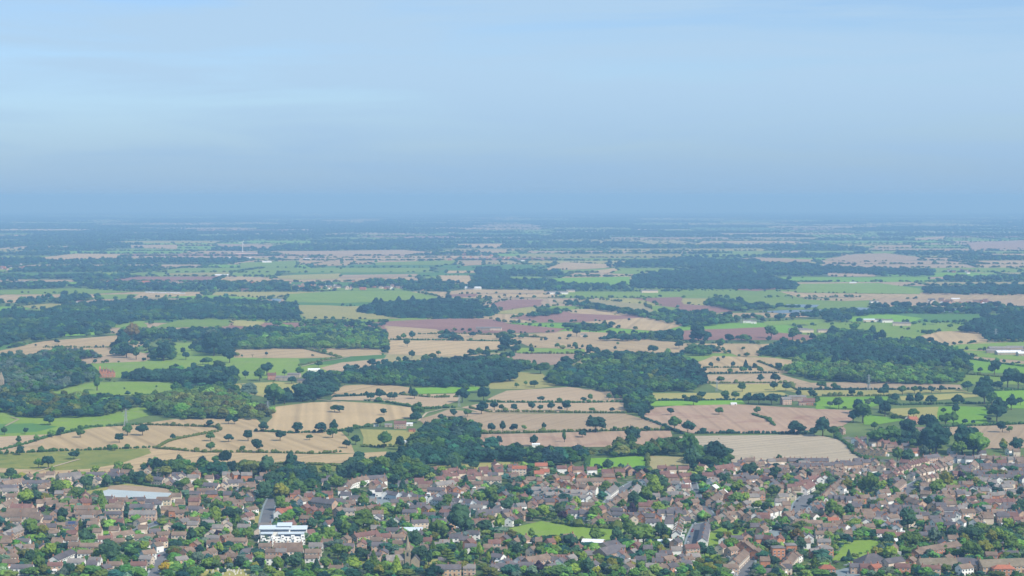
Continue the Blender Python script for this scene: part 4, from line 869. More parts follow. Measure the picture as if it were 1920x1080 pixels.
def special(name, cat, x1, y1, x2, y2, D, h, wall, roof, label, pitch=30, chim=2, hip=False, kr=None):
    a, b = G(x1, y1), G(x2, y2); d = b - a; c = (a + b) / 2
    o = building(name, cat, (c.x, c.y + D / 2, 0), math.atan2(d.y, d.x), d.length, D, h, wall, roof, hip, pitch, chim, 2, label=label)
    for k in range(int(d.length / 10) + 1):
        q = a.lerp(b, (k + .5) / (int(d.length / 10) + 1)); special_xy.append((q.x, q.y + D / 2, 8))
    return o
special('school_hall', 'school', 676, 909, 722, 906, 10, 5, 'b', 'k', 'long dark roofed brick school behind the curved white terrace')
special('lodge', 'lodge', 1722, 1049, 1797, 1036, 11, 5.5, 'r', 'n', 'long low orange brick lodge with a sweeping brown roof among trees', 28)
special('school_hall', 'school', 1726, 1074, 1796, 1073, 14, 5.5, 'y', 'm', 'pale walled school block with broad mossy brown roof near the long lodge', 32)
special('school_hall', 'school', 1840, 1077, 1940, 1073, 14, 5.5, 'y', 'm', 'very long school range with mossy roof joined by a slate link', 32)
special('school_hall', 'school', 1797, 1071, 1838, 1074, 11, 6, 'y', 'k', 'slate roofed link standing between the two mossy roofed school ranges', 34)
special('mansion', 'mansion', 1612, 1074, 1664, 1071, 17, 6.5, 'b', 'k', 'broad dark roofed mansion with pale rooflights below the park lawn', 36, 2, True)
special('mansion', 'mansion', 1660, 1074, 1692, 1069, 9, 7, 'c', 'k', 'brick fronted wing adjoining the broad dark roofed mansion', 32, 0)
special('terrace', 'terrace', 1318, 1030, 1324, 998, 8, 6, 'w', 'k', 'long black roofed terrace with white end wall beside the wide road', 34, 5)
special('brick_building', 'workshop', 1125, 1058, 1158, 1050, 14, 7, 'b', 'k', 'brick workshop with slate roof beside the white bowed hall', 32, 1)
special('brick_building', 'workshop', 1158, 1045, 1173, 1045, 10, 8, 'r', 'g', 'flat fronted orange brick workshop wing next to the slate roofed workshop', 12, 0)
special('brick_building', 'workshop', 1130, 1042, 1156, 1036, 12, 6, 'b', 'k', 'slate roofed workshop range directly behind the white bowed hall', 30, 1)
for x, y, L, lb in ((1460, 1050, 10, 'square red brick flats, larger of the adjoining pair with pale windows'), (1484, 1045, 8.5, 'square red brick flats, smaller of the adjoining pair with pale windows')):
    p = G(x, y); r = building('block_of_flats', 'flats', (p.x, p.y + 5, 0), math.radians(2), L, 10, 9.5, 'r', 'g', True, 14, 0, 2, label=lb); keepout(r, 7)

# ------------------------------------------------------------------ single trees
TS = []     # px, py, width m, height m, kind, colour
def TR(x0, y0, s, text, where):
    for e in text.split(';'):
        q = e.split()
        if len(q) < 3: continue
        x, y, w = map(float, q[:3]); fl = q[3] if len(q) > 3 else ''
        py = y0 + y / s; wm = w / s / ppm(py)
        kind = {'c': 'conifer', 'p': 'poplar', 'd': 'cedar', 'w': 'wide', 'x': 'sparse'}.get(next((c for c in fl if c in 'cpdwx'), ''), 'round' if rnd.random() < .72 else 'tall')
        ci = next(({'P': 6, 'Y': 7, 'L': 4, 'N': 8, 'G': 3, 'E': 9, 'D': 0, 'O': 2, 'K': 10, 'M': 1}[c] for c in fl if c in 'PYLNGEDOKM'), None)
        if ci is None: ci = (5 if kind in ('conifer',) else 1 if kind == 'poplar' else rnd.choice([0, 0, 0, 1, 1, 5] if where == 'f' else [0, 1, 1, 1, 2, 3, 5, 5]))
        hm = wm * {'conifer': 1.55, 'poplar': 2.3, 'cedar': 1.0, 'wide': .78, 'sparse': 1.0, 'round': rnd.uniform(.92, 1.1), 'tall': rnd.uniform(1.1, 1.3)}[kind]
        q_ = .92 if where == 'f' and py > 600 else 1; TS.append((x0 + x / s, py, wm * q_, hm * q_, kind, ci, where))
TR(0, 620, 3, '''450 603 52;715 592 75;800 592 75;670 632 50;645 677 40 G;415 727 60;110 702 60;40 702 30;205 627 36 G;105 642 40;290 602 50 G;340 592 55;25 588 40;140 584 36;280 532 75 w;970 617 36;1182 624 58;1185 685 65;1285 628 52;1395 623 60;1450 688 78;1360 686 38;1575 622 62;1740 617 38;1480 572 58;1185 545 48;1285 527 50;1320 527 40;1675 579 62;1800 577 85 w;1875 572 60;1870 605 60 M;1230 562 22;270 777 75;215 777 62 G;1825 132 30;1500 142 20;1420 152 28 x;1790 208 50 w;1690 232 20;1760 146 18 w;1500 255 90;1380 270 40;1460 285 78 M;1600 256 40;545 338 46 p;880 322 15;1000 332 20;700 332 14;770 432 50;1215 752 50;1640 772 75;765 163 60;710 154 95;690 105 100;745 97 50;820 112 40;920 172 100;970 135 45;1030 135 42;1075 115 40;1200 145 150;1290 182 90;1045 165 50;320 76 40 w;200 91 15;260 96 15;330 96 15;400 96 15;540 97 15;580 97 15;1170 192 60 w;1140 192 50 w;1640 300 60 w;1880 460 60 w;1910 462 60 w;1060 330 60;1120 335 110;1220 340 120;1300 300 90;1400 390 110 E;1540 420 120;1700 400 110;1600 415 70;740 60 100 N;850 60 90;1190 60 80 E''', 'f')
TR(640, 620, 3, '''350 52 36;400 48 45;370 91 40;397 157 40;545 142 34;655 58 36;625 57 26;740 37 42 w;560 32 36;625 32 30;1215 99 32;1315 107 38;1400 134 58;1435 138 50;1540 112 25;1555 82 20;1755 127 65 w;1900 102 60 w;1280 46 30;1325 35 60;1355 101 20;165 392 46;215 392 60;270 389 36;300 389 36;410 385 55;390 352 30 c;240 477 42;1122 402 40;1362 402 34;1400 397 36;1505 392 36;1550 394 36;860 449 48;900 452 42;970 455 48;1072 452 54;1118 455 42;1180 452 48;1270 455 68;1230 452 30;1410 459 36 w;1525 462 34;568 505 46 w;635 489 52;710 485 45;788 472 68;845 574 56;908 572 54;970 572 56;1030 562 34 G;775 562 40;1140 559 34;1430 575 125 w;1355 602 56 w;1540 564 36 w;1605 562 34 w;1722 567 40 w;1255 629 30 p;1640 642 92;1640 600 50;1540 662 46;1855 475 46;1875 565 85;1690 502 40;730 142 46;775 138 42;820 122 36;980 127 46;1070 132 40;920 115 80;950 287 90 w;985 324 30;1085 320 56 w;1037 310 26 G;1155 222 46;1120 245 90 w;700 352 62;790 352 90;800 400 90;680 405 80;40 592 52 D;80 642 62 D;30 662 50;240 662 82;330 672 72;100 737 80 w;890 642 42;1080 652 62;745 777 55;640 778 90;430 500 90;420 520 70;220 540 60;1400 515 40;20 310 40''', 'f')
TR(1280, 620, 3, '''158 209 36;122 239 32;282 209 34;267 242 34;355 212 36 c;343 239 42;380 234 28;405 212 32;438 240 40;497 212 28;540 227 42;215 294 52 w;437 294 46;522 294 72 w;230 162 24;335 345 46;515 337 48;582 342 52;100 392 56;62 422 56;10 392 36;340 112 26;240 388 52;295 390 56;370 412 62;430 416 90 w;500 418 90 w;205 474 58 w;420 469 40;650 377 42;735 385 55;780 328 64 w;853 332 44;955 372 50;998 374 38;1130 367 64 w;1237 362 56;1305 355 50;1340 350 22;1400 352 38;1452 347 38;1605 342 62;1690 362 95;1770 335 62;1830 320 90;880 442 66;830 432 40 E;1040 425 42 E;990 470 85;1015 520 110;960 520 70;1110 445 72;1140 482 85;1195 402 52;1280 417 56;1330 417 60;1400 417 60;1550 425 72;1700 415 120;1740 425 80;1850 447 72;1900 422 52;1300 489 66 w;1535 472 52;1465 467 32;1480 540 85;1525 534 72;1590 532 36;1635 527 26;1770 515 110;1790 485 100;1800 575 72;1840 575 42 G;650 587 105 w;740 597 60;790 597 100;850 597 64;1375 565 110;1410 580 100;1430 695 185 D;1390 700 100;1575 695 160;1665 705 150 G;1640 700 130;1805 682 56;1880 692 82;1100 650 110;1180 640 120;1280 620 130;1080 560 50;30 582 78;45 712 115 M;115 740 60 D;190 760 145;80 775 120 M;330 748 26 c;390 745 52 xE;545 745 40;1765 202 42;1755 254 86;1630 162 32;1870 262 52;1675 237 32;1835 242 30;1890 327 92;720 202 42;860 205 66 c;1045 332 52 p;1545 240 80;500 45 80;90 60 100;140 60 60;620 60 70;1120 60 60;1410 80 30 D;250 60 36;310 55 30;200 180 30''', 'f')
TR(0, 870, 6, '''960 287 150 D;1210 262 120 D;640 352 150 M;740 322 140 G;830 392 110;930 392 95;290 472 185 G;390 452 170 D;520 452 110 O;1140 517 150 cM;1425 592 95 c;1780 582 80 c;120 172 130 D;230 182 90;110 242 80;840 137 75;580 112 80 G;1060 132 110;1320 112 140;1450 112 120;1480 202 110 D;1580 222 130;1680 242 100;410 152 60;700 652 150;15 482 70;470 562 80 P;240 652 90;20 562 50;1850 90 120;1700 95 150;1620 100 90 D''', 't')
TR(0, 970, 6, '''340 202 190 M;480 222 130;540 482 170 G;430 482 120;640 382 100;320 562 150 D;430 602 140;950 312 165 D;910 132 50 p;600 92 60 G;680 82 100;1250 522 240 D;1420 422 120;1600 412 130 G;770 222 60 P;1390 192 90;1460 292 90 E;1750 292 50;700 242 90;1310 642 90;1420 602 50 GM;780 652 140;900 652 120 O;1880 562 90 N;1510 232 36 P;10 502 70 G;20 202 40 P;1960 470 130 N;60 655 80;250 655 70;1080 540 90;1700 600 70 L;1850 640 130 Y''', 't')
TR(320, 870, 6, '''70 282 100;160 292 130;300 282 120;730 432 110 D;60 382 90;180 452 90;510 552 150;500 642 170 G;640 642 150;730 642 160 D;1050 422 190 D;1150 272 180 D;1240 402 190;1370 352 200 M;1560 232 210 D;1450 182 180 D;1380 102 100 D;520 202 80 P;330 142 60 G;390 152 50 G;1750 332 110;1850 302 150;1650 382 120 D;1750 132 130;1230 532 140;1380 542 90;1640 642 120;1760 612 100;210 642 100;990 532 60;1910 152 130 D;100 60 130 D;20 90 130 D;1100 150 200 D;820 110 110;540 120 120;1200 110 80''', 't')
TR(320, 970, 6, '''300 542 160 E;430 562 110;540 442 130 G;720 262 110;850 292 150 M;230 302 160;110 312 80 M;520 252 100 P;620 92 90 O;500 102 150 G;750 122 120;1065 302 110 E;1400 602 190 D;1590 152 140 D;1880 202 150;1780 282 160;1700 282 110;1760 602 160;1880 482 180;1200 622 150 M;940 622 110 O;970 382 44 P;650 562 100 O;790 562 110;160 642 90 c;260 642 100;440 656 40 c;590 642 70;1280 480 80 D;1640 640 120 c;1500 650 80 p;1120 655 110 G''', 't')
TR(640, 870, 6, '''100 132 200 D;280 112 180;480 132 220;700 102 200 M;820 122 150 M;1270 112 180 D;1490 72 110 D;1120 132 100;1370 102 90;690 352 130 c;600 242 140;770 212 44 D;410 172 70 K;690 192 60;320 382 80;240 502 150 M;910 502 110;1020 572 72 Y;1120 562 140 D;770 482 70 G;1400 272 100 c;1410 402 100;1540 452 150 M;1690 402 160 M;1720 452 120;1860 552 140 D;1680 542 110;1000 162 120;1180 502 120;470 602 120;640 602 120;1880 332 120;550 120 150 D;200 60 160;380 60 140 D;1330 600 90;1600 640 90 O''', 't')
TR(640, 970, 6, '''60 232 160 M;130 232 140;250 162 250 M;350 152 100;570 172 150 D;1080 262 210 M;1350 222 300 D;1610 202 180 D;1780 162 160;820 382 200 D;1030 422 110 cM;1330 422 70 p;1390 482 60 p;1560 482 90 pG;1650 562 80 pG;1210 602 235 dG;880 522 200 D;950 642 110;880 652 90;220 502 160 D;360 562 130 cM;60 602 120;150 642 170 G;300 642 150;420 652 120 O;620 652 150 cG;520 562 120 E;690 542 70 p;1080 642 160 M;1380 642 140 O;1740 482 120 D;1850 482 120;60 432 110;730 642 120 D;800 642 90 D;480 640 140;20 500 100;985 560 90 pD;1470 500 60 D;930 440 90;1600 600 80''', 't')
TR(960, 870, 6, '''1170 292 100;1400 292 110;390 272 90;720 482 120;640 442 80;1240 522 120;1350 612 140 P;1370 462 150 D;1500 452 180 M;1600 402 200 G;1680 302 170 D;1620 172 120 D;1720 422 110;1640 562 140;570 642 110 P;370 622 150 G;230 642 140;450 642 100;130 582 80;200 572 70;930 642 170 M;1850 562 80 P;1060 302 110;180 132 90 P;1380 132 60 P;1500 117 60 P;190 372 90;330 402 90;30 472 100 M;1530 252 130;960 87 90 D;1080 92 140 D;1230 82 90 D;20 400 70;1430 520 70 L;1760 300 90;1850 90 70''', 't')
TR(960, 970, 6, '''960 282 190 w;1170 312 160 D;1310 222 170;1480 332 260 M;1360 392 90 N;1650 242 180 D;220 242 100;500 322 110 L;660 362 170;780 322 80;120 342 110;60 442 130;330 452 130;480 452 150;620 502 130;720 472 150 D;300 642 130 P;700 652 130 G;860 642 170 D;1040 642 120;950 662 110 L;1120 602 150 O;1330 622 130;1210 652 100;560 642 110;1560 532 100;1680 432 110;790 522 120;400 420 90;1560 380 120 G;1400 560 80;1480 620 90''', 't')
TR(1280, 870, 6, '''140 232 130;230 332 80 G;760 172 200 D;490 252 130 D;630 332 140 G;540 282 110;700 452 130;600 472 150 M;850 522 110;1030 182 150 D;1180 242 120 G;1000 382 130;1060 362 100;1550 342 110;1500 462 60;1620 192 110 M;1830 222 80 N;640 562 120;720 602 90;820 602 100;1750 622 160 M;1860 602 130;1850 302 120;430 202 100;170 152 120;100 62 200 D;930 322 80;1680 592 160;940 562 110 D;1500 420 70 D;560 540 90;1400 610 60;1770 600 90 G;980 70 40 Y;1240 90 70 G''', 't')
TR(1280, 970, 6, '''510 182 130 D;500 282 110;360 132 90;420 262 90;310 462 140;250 442 100;390 582 140;320 642 140;200 642 130;110 622 60 Y;1150 302 110;1290 292 170 N;1330 392 140 D;1330 492 140 D;1490 592 110;1620 592 110 M;1500 232 100;1790 242 100 O;1880 302 80;1720 382 80 L;1110 132 80;760 342 90;900 362 70;920 482 80;1030 562 120;1620 652 100;940 422 80;1270 612 70;1870 482 80 cD;1180 180 90 D;1650 120 60 O;1230 230 80;540 590 70 D;600 220 70''', 't')
TR(1600, 820, 6, '''600 312 160 D;500 272 130;900 172 220 D;800 212 110 E;1190 212 170;1350 202 190 D;1450 182 170 G;1240 112 150;1690 142 110;1840 152 150 D;200 642 200 M;100 622 130;320 602 130;60 722 120 G;400 572 100;950 582 110;930 662 160;1210 482 90 P;1060 572 150;1210 532 80;1380 562 110;1650 512 60;1760 732 110 D;1880 682 100;1860 882 130 D;590 962 150;1620 892 90;330 680 70 Y;60 960 120 M;1900 830 120 D;200 500 90;1400 350 90;960 440 70;600 440 60;1460 720 50 G;740 90 150 D;560 60 150 D;420 60 130;980 110 90''', 't')
TR(1600, 970, 6, '''620 152 190 D;600 352 170 M;700 342 160;820 222 110;1120 262 150 D;1250 302 120;920 302 150 E;1000 322 120 E;1350 282 200 D;1420 182 130;1560 302 140 O;1620 252 120 G;1490 442 190 O;1300 482 220 M;1200 332 110;1340 372 120;420 482 160 G;390 352 150;270 462 140;560 332 100 P;1720 282 120 G;1850 332 150 D;1760 442 200;600 582 70 L;640 522 120;460 272 60 O;1690 622 110 D;850 472 110 E;770 602 70;1150 622 70 L;80 422 36;160 402 36;20 472 70 O;300 302 40;1900 252 110;680 640 60;1430 470 110;1620 400 120;1850 430 120;1040 420 110;1580 220 90 G;1740 160 120 G;1860 190 90 M''', 't')
TS.sort(key=lambda q: q[1])
tw = sorted((q for q in TS if q[6] == 't' and q[4] not in ('conifer', 'poplar', 'cedar')), key=lambda q: -q[2] * ppm(q[1]) if q[1] - q[3] * ppm(q[1]) < 1078 else 0)[285:]
TS = [q for q in TS if q not in tw]; P = []
for px, py, w, h, kind, ci, where in tw: q = G(px, py); P.append((q.x, q.y + w * .12, 0, h, w, ci))
node_scatter('smaller_garden_trees', np.array(P), PT, 1.3)
def ground_xy(px, py): p = G(px, py); return p.x, p.y
treexy = []
for px, py, w, h, kind, ci, where in TS:
    x, y = ground_xy(px, py); y += w * .12; root = empty({'conifer': 'conifer_tree', 'poplar': 'poplar_tree', 'cedar': 'cedar_tree'}.get(kind, 'garden_tree' if where == 't' else 'field_tree'), (x, y, 0.2), rnd.uniform(0, 6.28))
    cr_ = link('crown', rnd.choice(CROWN[kind]), root); cr_.scale = (w * rnd.uniform(.9, 1.1), w * rnd.uniform(.9, 1.1), h); k = rnd.uniform(.88, 1.15) * (1.42 if where == 't' and ci < 6 else 1); c = LC[ci]; kr = 1.3 if where == 't' and ci < 6 else 1; cr_['leaf'] = (c[0] * k * kr, c[1] * k, c[2] * k / kr)
    tk = link('trunk', rnd.choice(TRUNK), root); tk.scale = (h * .9, h * .9, h)
    if where == 'f' and kind in ('round', 'tall', 'wide'): cr_.location = (0, 0, h * .07); cr_.scale = (w * rnd.uniform(.85, 1.15), w * rnd.uniform(.85, 1.15), h * .94)
    size = 'tall' if h > 17 else 'small' if h < 9 else ('broad' if w > h * 1.05 else '')
    tag(root, 'tree', ' '.join(x for x in (size, LN[ci], {'conifer': 'conifer', 'poplar': 'poplar', 'cedar': 'cedar', 'sparse': 'sparse tree', 'wide': 'spreading tree'}.get(kind, 'tree')) if x),
        'trees standing among the fields' if where == 'f' else 'trees among the houses', None, (px, py))
    treexy.append((x, y, w / 2))

# ------------------------------------------------------------------ hedges
HEDGES = '''-20,850 50,833 90,820 167,802 260,797;263,797 330,799 407,802 413,808;408,810 333,824 313,830 293,841;287,841 383,849 500,849 587,851;597,851 640,848;-20,853 100,847 213,843 280,840;477,809 547,813 640,809 690,800;450,869 550,871 633,874;80,652 217,652;683,752 727,755 790,767 853,765;753,741 813,746 858,745;907,754 973,755 1087,756 1183,754;880,766 917,773 973,773 1174,775;1203,784 1240,798 1280,814;893,814 973,812 1140,808 1257,807;733,637 807,638 967,641;783,627 873,626 1023,634;970,663 1100,664;1420,678 1467,696;1310,701 1460,700;1317,690 1427,690;1330,719 1473,719 1493,731;1493,731 1660,731 1800,730;1300,813 1410,813 1527,814;1540,743 1667,743 1683,751;1647,773 1700,786;1410,778 1437,786 1453,799;1567,820 1587,833 1600,850 1620,861 1647,867;1800,701 1903,710;1813,673 1880,683 1920,688;1860,733 1925,732;1620,752 1690,760 1760,758 1860,757;1763,801 1850,798 1925,795;1215,856 1214,884;1103,860 1098,884;675,838 770,838;870,668 920,660 970,651;625,744 700,741 760,739;1480,744 1400,751 1215,752;640,671 560,686;433,655 560,652 640,671;1035,980 1090,989 1165,993;1016,1011 1062,1013;1590,1012 1640,1012;1575,1052 1600,1052;1500,1068 1535,1066;240,905 330,919;160,935 140,927'''
for s in HEDGES.split(';'):
    P = pp(s); W = Gn(P); c = W.mean(0); mb = MB(); tot = 0; town = np.mean([q[1] for q in P]) > 900
    for a, b_ in zip(W, W[1:]):
        L = np.linalg.norm(b_ - a); n = max(1, int(L / 2.6)); nrm = np.array([-(b_ - a)[1], (b_ - a)[0]]) / max(L, .1)
        for i in range(n):
            q = a + (b_ - a) * (i + rnd.random()) / n + nrm * rnd.gauss(0, .5) - c; r_ = rnd.uniform(1.2, 2.3) * (rnd.uniform(1.3, 2.2) if rnd.random() < .08 else 1)
            if rnd.random() < .05: continue
            V, Fc = ICO0; v = V * (1 + RNG.normal(0, .16, (12, 1))) * [r_ * 1.1, r_ * 1.1, r_ * rnd.uniform(.8, 1.25)] + [q[0], q[1], r_ * .7]; mb.add(v.tolist(), Fc)
    o = mb.obj('hedge', LEAF); o.location = (c[0], c[1], .3); ci = rnd.choice([0, 1, 2, 2]); o['leaf'] = LC[ci]
    m = PX([[c[0], c[1], 0]])[0]; tag(o, 'hedge', f'{"low" if not town else "clipped"} {LN[ci]} hedge line', 'hedges between the fields', None, (m[0], m[1]))

# ------------------------------------------------------------------ ordinary houses: fill the gaps in the estates, then build
hx = [(h[0], h[1], max(h[2], h[3]) * .5 + 1.0) for h in HS] + special_xy
occ = {}
def put(x, y, r): occ.setdefault((int(x // 30), int(y // 30)), []).append((x, y, r))
def free(x, y, r):
    i, j = int(x // 30), int(y // 30)
    return all((x - a) ** 2 + (y - b) ** 2 > (r + c) ** 2 for u in (i - 1, i, i + 1) for v in (j - 1, j, j + 1) for a, b, c in occ.get((u, v), ()))
for q in hx: put(*q)
for x, y, r in treexy: put(x, y, r * .75)
cand = []
for yy in np.arange(872, 1080, 2.0):
    step = 17 * ppm(yy)
    for xx in np.arange(-10, 1930, step): cand.append((xx + rnd.uniform(-.4, .4) * step, yy + rnd.uniform(-1, 1)))
rnd.shuffle(cand)
W_ = np.array([G(*q)[:2] for q in cand]); ok = inside(W_, TOWN)
for L in lawnW + roadW:
    cc = L.mean(0)
    for dx, dy in ((0, 0), (7, 0), (-7, 0), (0, 7), (0, -7)): ok &= ~inside(W_ + [dx, dy], L)
hw = np.array([(h[0], h[1]) for h in HS[:]]); base = list(HS)
for (px, py), w, k in zip(cand, W_, ok):
    dens = .95 if px > 1250 and py < 985 else .3 if py < 1000 else .2
    if not k or rnd.random() > dens or not free(w[0], w[1], 6.0): continue
    j = int(np.argmin(((hw - w) ** 2).sum(1))); b0 = base[j]
    if (hw[j][0] - w[0]) ** 2 + (hw[j][1] - w[1]) ** 2 > 70 ** 2: continue
    code = b0[6] + b0[7] if rnd.random() < .6 else rnd.choice(['bn', 'cn', 'cn', 'bk', 'wk', 'rn', 'cg', 'br', 'wn', 'yg'])
    L = rnd.uniform(8, 11.5); HS.append([w[0], w[1], L, 7.6, 5.2 if rnd.random() < .8 else 2.8, b0[5] + rnd.choice([0, 0, math.pi / 2]) + rnd.uniform(-.1, .1), code[0], code[1], '', px, py]); put(w[0], w[1], L * .5 + 1)
HS.sort(key=lambda h: -(h[2] ** .5) * (h[10] - YH) if -5 < h[9] < 1925 and h[10] < 1086 else 0)
far_b = MB(); wk, rk = list(WALL), list(ROOF); far_mats = [WALL[k] for k in wk] + [ROOF[k] for k in rk] + [FRAME, GLASS, BRICKM, POT]
def plain_house(x, y, L, D, h, rot, w, rf, win=True, chim=True):
    M = Matrix.Translation((x, y, .05)) @ Matrix.Rotation(rot, 4, 'Z'); rise = D / 2 * .72
    a = wall_mesh(L, D, h, rise, False); far_b.add(a.v, a.f, wk.index(w), M); a = roof_mesh(L, D, h, rise, False); far_b.add(a.v, a.f, len(wk) + rk.index(rf), M)
    k0 = len(wk) + len(rk)
    if win:
        for p in win_slots(L, D, h, False)[0][::2]:
            o = len(far_b.v); Q = M @ Tm(p); far_b.v += [tuple(Q @ Vector(q)) for q in WIN.v]; far_b.f += [tuple(i + o for i in f) for f in WIN.f]; far_b.m += [k0 + i for i in WIN.m]
    if win and rnd.random() < .35: far_b.box(-1.8, 1.8, -D / 2 - 2.8, -D / 2 - .003, 0, 2.6, k0, M)
    if chim:
        o = len(far_b.v); Q = M @ Matrix.Translation((L / 2 - .8, 0, h + rise)); far_b.v += [tuple(Q @ Vector(q)) for q in CHM.v]; far_b.f += [tuple(i + o for i in f) for f in CHM.f]; far_b.m += [k0 + 2 + i for i in CHM.m]
NT = 0
for i, h in enumerate(HS):
    x, y, L, D, ev, rot, w, rf, fl, px, py = h
    if i < 300:
        at = (px, py); kind = 'bungalow' if ev < 3 else 'terrace' if L >= 20 else 'house'
        gab = abs(math.cos(rot)) < .5
        look = f'{WN[w]} {kind}, {RN[rf]} roof'
        building(kind, kind, (x, y), rot, L, D, ev, w, rf, 'h' in fl, rnd.uniform(29, 36), 0 if ev < 3 else 3 if L > 18 else rnd.choice([1, 1, 2]), 2 if i < 120 else 1, look, at, 's' in fl, kind + 's of the town')
    else: plain_house(x, y, L, D, ev, rot, w, rf)
for (x0, y0, x1, y1, n) in ((650, 527, 845, 546, 80), (195, 530, 345, 542, 40), (0, 494, 50, 508, 14), (560, 535, 640, 545, 14), (1740, 563, 1850, 574, 16), (430, 530, 560, 548, 24), (840, 476, 1010, 492, 20), (1720, 506, 1830, 514, 14)):
    for _ in range(n):
        p = G(rnd.uniform(x0, x1), rnd.triangular(y0, y1)); plain_house(p.x, p.y, rnd.uniform(10, 24), 10, 5.5, rnd.uniform(-.5, .5) + rnd.choice([0, 1.57]), rnd.choice('wcbbrrb'), rnd.choice('nnrrok'), False, False)
o = far_b.obj('distant_houses', far_mats); o['kind'] = 'stuff'

# garden shrubs and small trees between the houses
W_ = RNG.uniform(0, 1, (42000, 2)) * [1960, 1] + [-20, 0]; W_[:, 1] = 872 + 220 * W_[:, 1]
sh = np.array([G(*q)[:2] for q in W_]); ok = inside(sh, TOWN)
for L in lawnW + roadW: ok &= ~inside(sh, L)
sh, pyy = sh[ok], W_[ok, 1]; ok = np.array([all((x - a) ** 2 + (y - b) ** 2 > (c * .95) ** 2 for a, b, c in sum((occ.get((int(x // 30) + u, int(y // 30) + v), []) for u in (-1, 0, 1) for v in (-1, 0, 1)), [])) for x, y in sh])
sh = sh[ok]; n = len(sh); hh = np.where(RNG.random(n) < .13, RNG.uniform(4, 9, n), RNG.uniform(1.0, 3.4, n))
clump = np.sin(sh[:, 0] / 23 + 1.3 * np.sin(sh[:, 1] / 31)) + np.sin(sh[:, 1] / 47 + sh[:, 0] / 61); keep = RNG.random(n) < np.clip(.6 + clump * .3, .2, 1)
sh, hh = sh[keep], hh[keep]; n = len(sh)
node_scatter('garden_shrubbery', np.column_stack([sh, np.full(n, -.2), hh, hh * RNG.uniform(.9, 1.7, n), RNG.choice([0, 1, 1, 2, 3, 3, 5, 9], n)]), PT, 1.3)

# ------------------------------------------------------------------ farms, manor, pylons, turbine and other things out on the plain
def at_(px, py, dy=0): p = G(px, py); return (p.x, p.y + dy, 0)
p = at_(201, 708); r = empty('manor_house', (p[0], p[1], .2))
mb = MB(); mb.box(-13, 0, 0, 12, 0, 9); mb.obj('wall', WALL['r'], r); mb = MB(); mb.box(0, 11, 1, 10, 0, 7); mb.obj('wing', WALL['r'], r)
for i, (x, y, h) in enumerate(((-10.5, 0, 9), (-5.5, 0, 9), (-1, 0, 9), (3, 1, 7), (8, 1, 7))):
    o = wall_mesh(11 if i < 3 else 9, 4.6, 0.2, 3.6, False).obj('gable', WALL['r'], r); o.location = (x, y + 5.6, h); o.rotation_euler = (0, 0, math.pi / 2)
    o = roof_mesh(11 if i < 3 else 9, 4.6, 0.2, 3.6, False, .25).obj('roof', ROOF['r'], r); o.location = (x, y + 5.6, h + .02); o.rotation_euler = (0, 0, math.pi / 2); link('chimney', CHIM, o, (4, 2.2, 3.6)).scale = (1.2, 1.2, 1.8)
    for z in (1.2, 4.4): link('window', WINM, r, (x, y, z))
mb = MB(); mb.box(-13.5, -11, 3, 5.5, 0, 15); mb.add([(-13.7, 2.8, 15), (-10.8, 2.8, 15), (-10.8, 5.7, 15), (-13.7, 5.7, 15), (-12.2, 4.2, 19)], [(0, 1, 4), (1, 2, 4), (2, 3, 4), (3, 0, 4)]); mb.obj('turret', WALL['r'], r)
tag(r, 'manor house', label='red brick manor with steep gables and turret above a sloping meadow')
def shed(px, py, L, D, h, rot, wall, roof, label=None, look=None, name='farm_shed', cat='farm building', chim=0, detail=0, pitch=18):
    q = at_(px, py, D / 2)
    return building(name, cat, q, math.radians(rot), L, D, h, wall, roof, False, pitch, chim, detail, look or f'{WN[wall]} farm building, {RN[roof]} roof', (px, py), False, 'farm buildings on the plain', label)
shed(509, 712, 13, 9, 7, 10, 'r', 'r', 'red brick farmhouse at the edge of the park farm', name='farmhouse', chim=2, detail=1, pitch=38)
shed(535, 714, 30, 14, 5, -6, 's', 'g', 'long grey roofed barn beside the park farmhouse'); shed(571, 718, 22, 12, 4, -10, 's', 'k', 'dark roofed barn at the front of the park farm')
shed(588, 698, 20, 12, 4, 8, 'w', 'w', 'pale green white shed behind the park farm trees'); shed(551, 708, 20, 12, 5, -8, 's', 'g', 'grey shed between the two larger barns of the park farm')
shed(427, 710, 9, 8, 6, 70, 'r', 'r', 'small red house hidden in the tall park trees', name='farmhouse', chim=1, detail=1)
shed(750, 804, 15, 8, 6.5, 0, 'b', 'r', 'brick farmhouse with green paddock below the stubble', name='farmhouse', chim=2, detail=1, pitch=36); shed(728, 801, 9, 7, 3, 0, 's', 'g', 'grey outbuilding close to the brick paddock farmhouse'); shed(772, 810, 8, 6, 3, 10, 'r', 'r', 'red outbuilding on the lane below the paddock farmhouse'); shed(705, 800, 6, 5, 3, 0, 'w', 'g', 'tiny white hut by a hedge near the paddock farmhouse'); shed(767, 799, 9, 6, 3, 0, 'w', 'w', 'white lean shed behind the brick paddock farmhouse')
shed(814, 821, 6, 5, 3, 20, 'w', 'w', 'white hut peeping out of the dark wooded belt'); shed(1005, 839, 9, 6, 3.4, 0, 'w', 'w', 'white cottage in the trees below the pink stubble'); shed(760, 832, 14, 5, 2.5, 0, 'l', 'u', 'pale blue shed under trees below the paddock farm')
shed(1474, 759, 14, 9, 7.5, 20, 'b', 'g', 'tall brick barn of the farm above the red field', chim=0, detail=1, pitch=34); shed(1496, 752, 24, 10, 6, 0, 'b', 'g', 'long grey roofed range of the farm above the red field', detail=1); shed(1518, 760, 16, 10, 6, -10, 'r', 'r', 'red roofed barn at one end of the farm above the red field', detail=1, pitch=34); shed(1505, 760, 10, 8, 4, 0, 'b', 'r', 'low red roofed cart shed at the farm above the red field', detail=1)
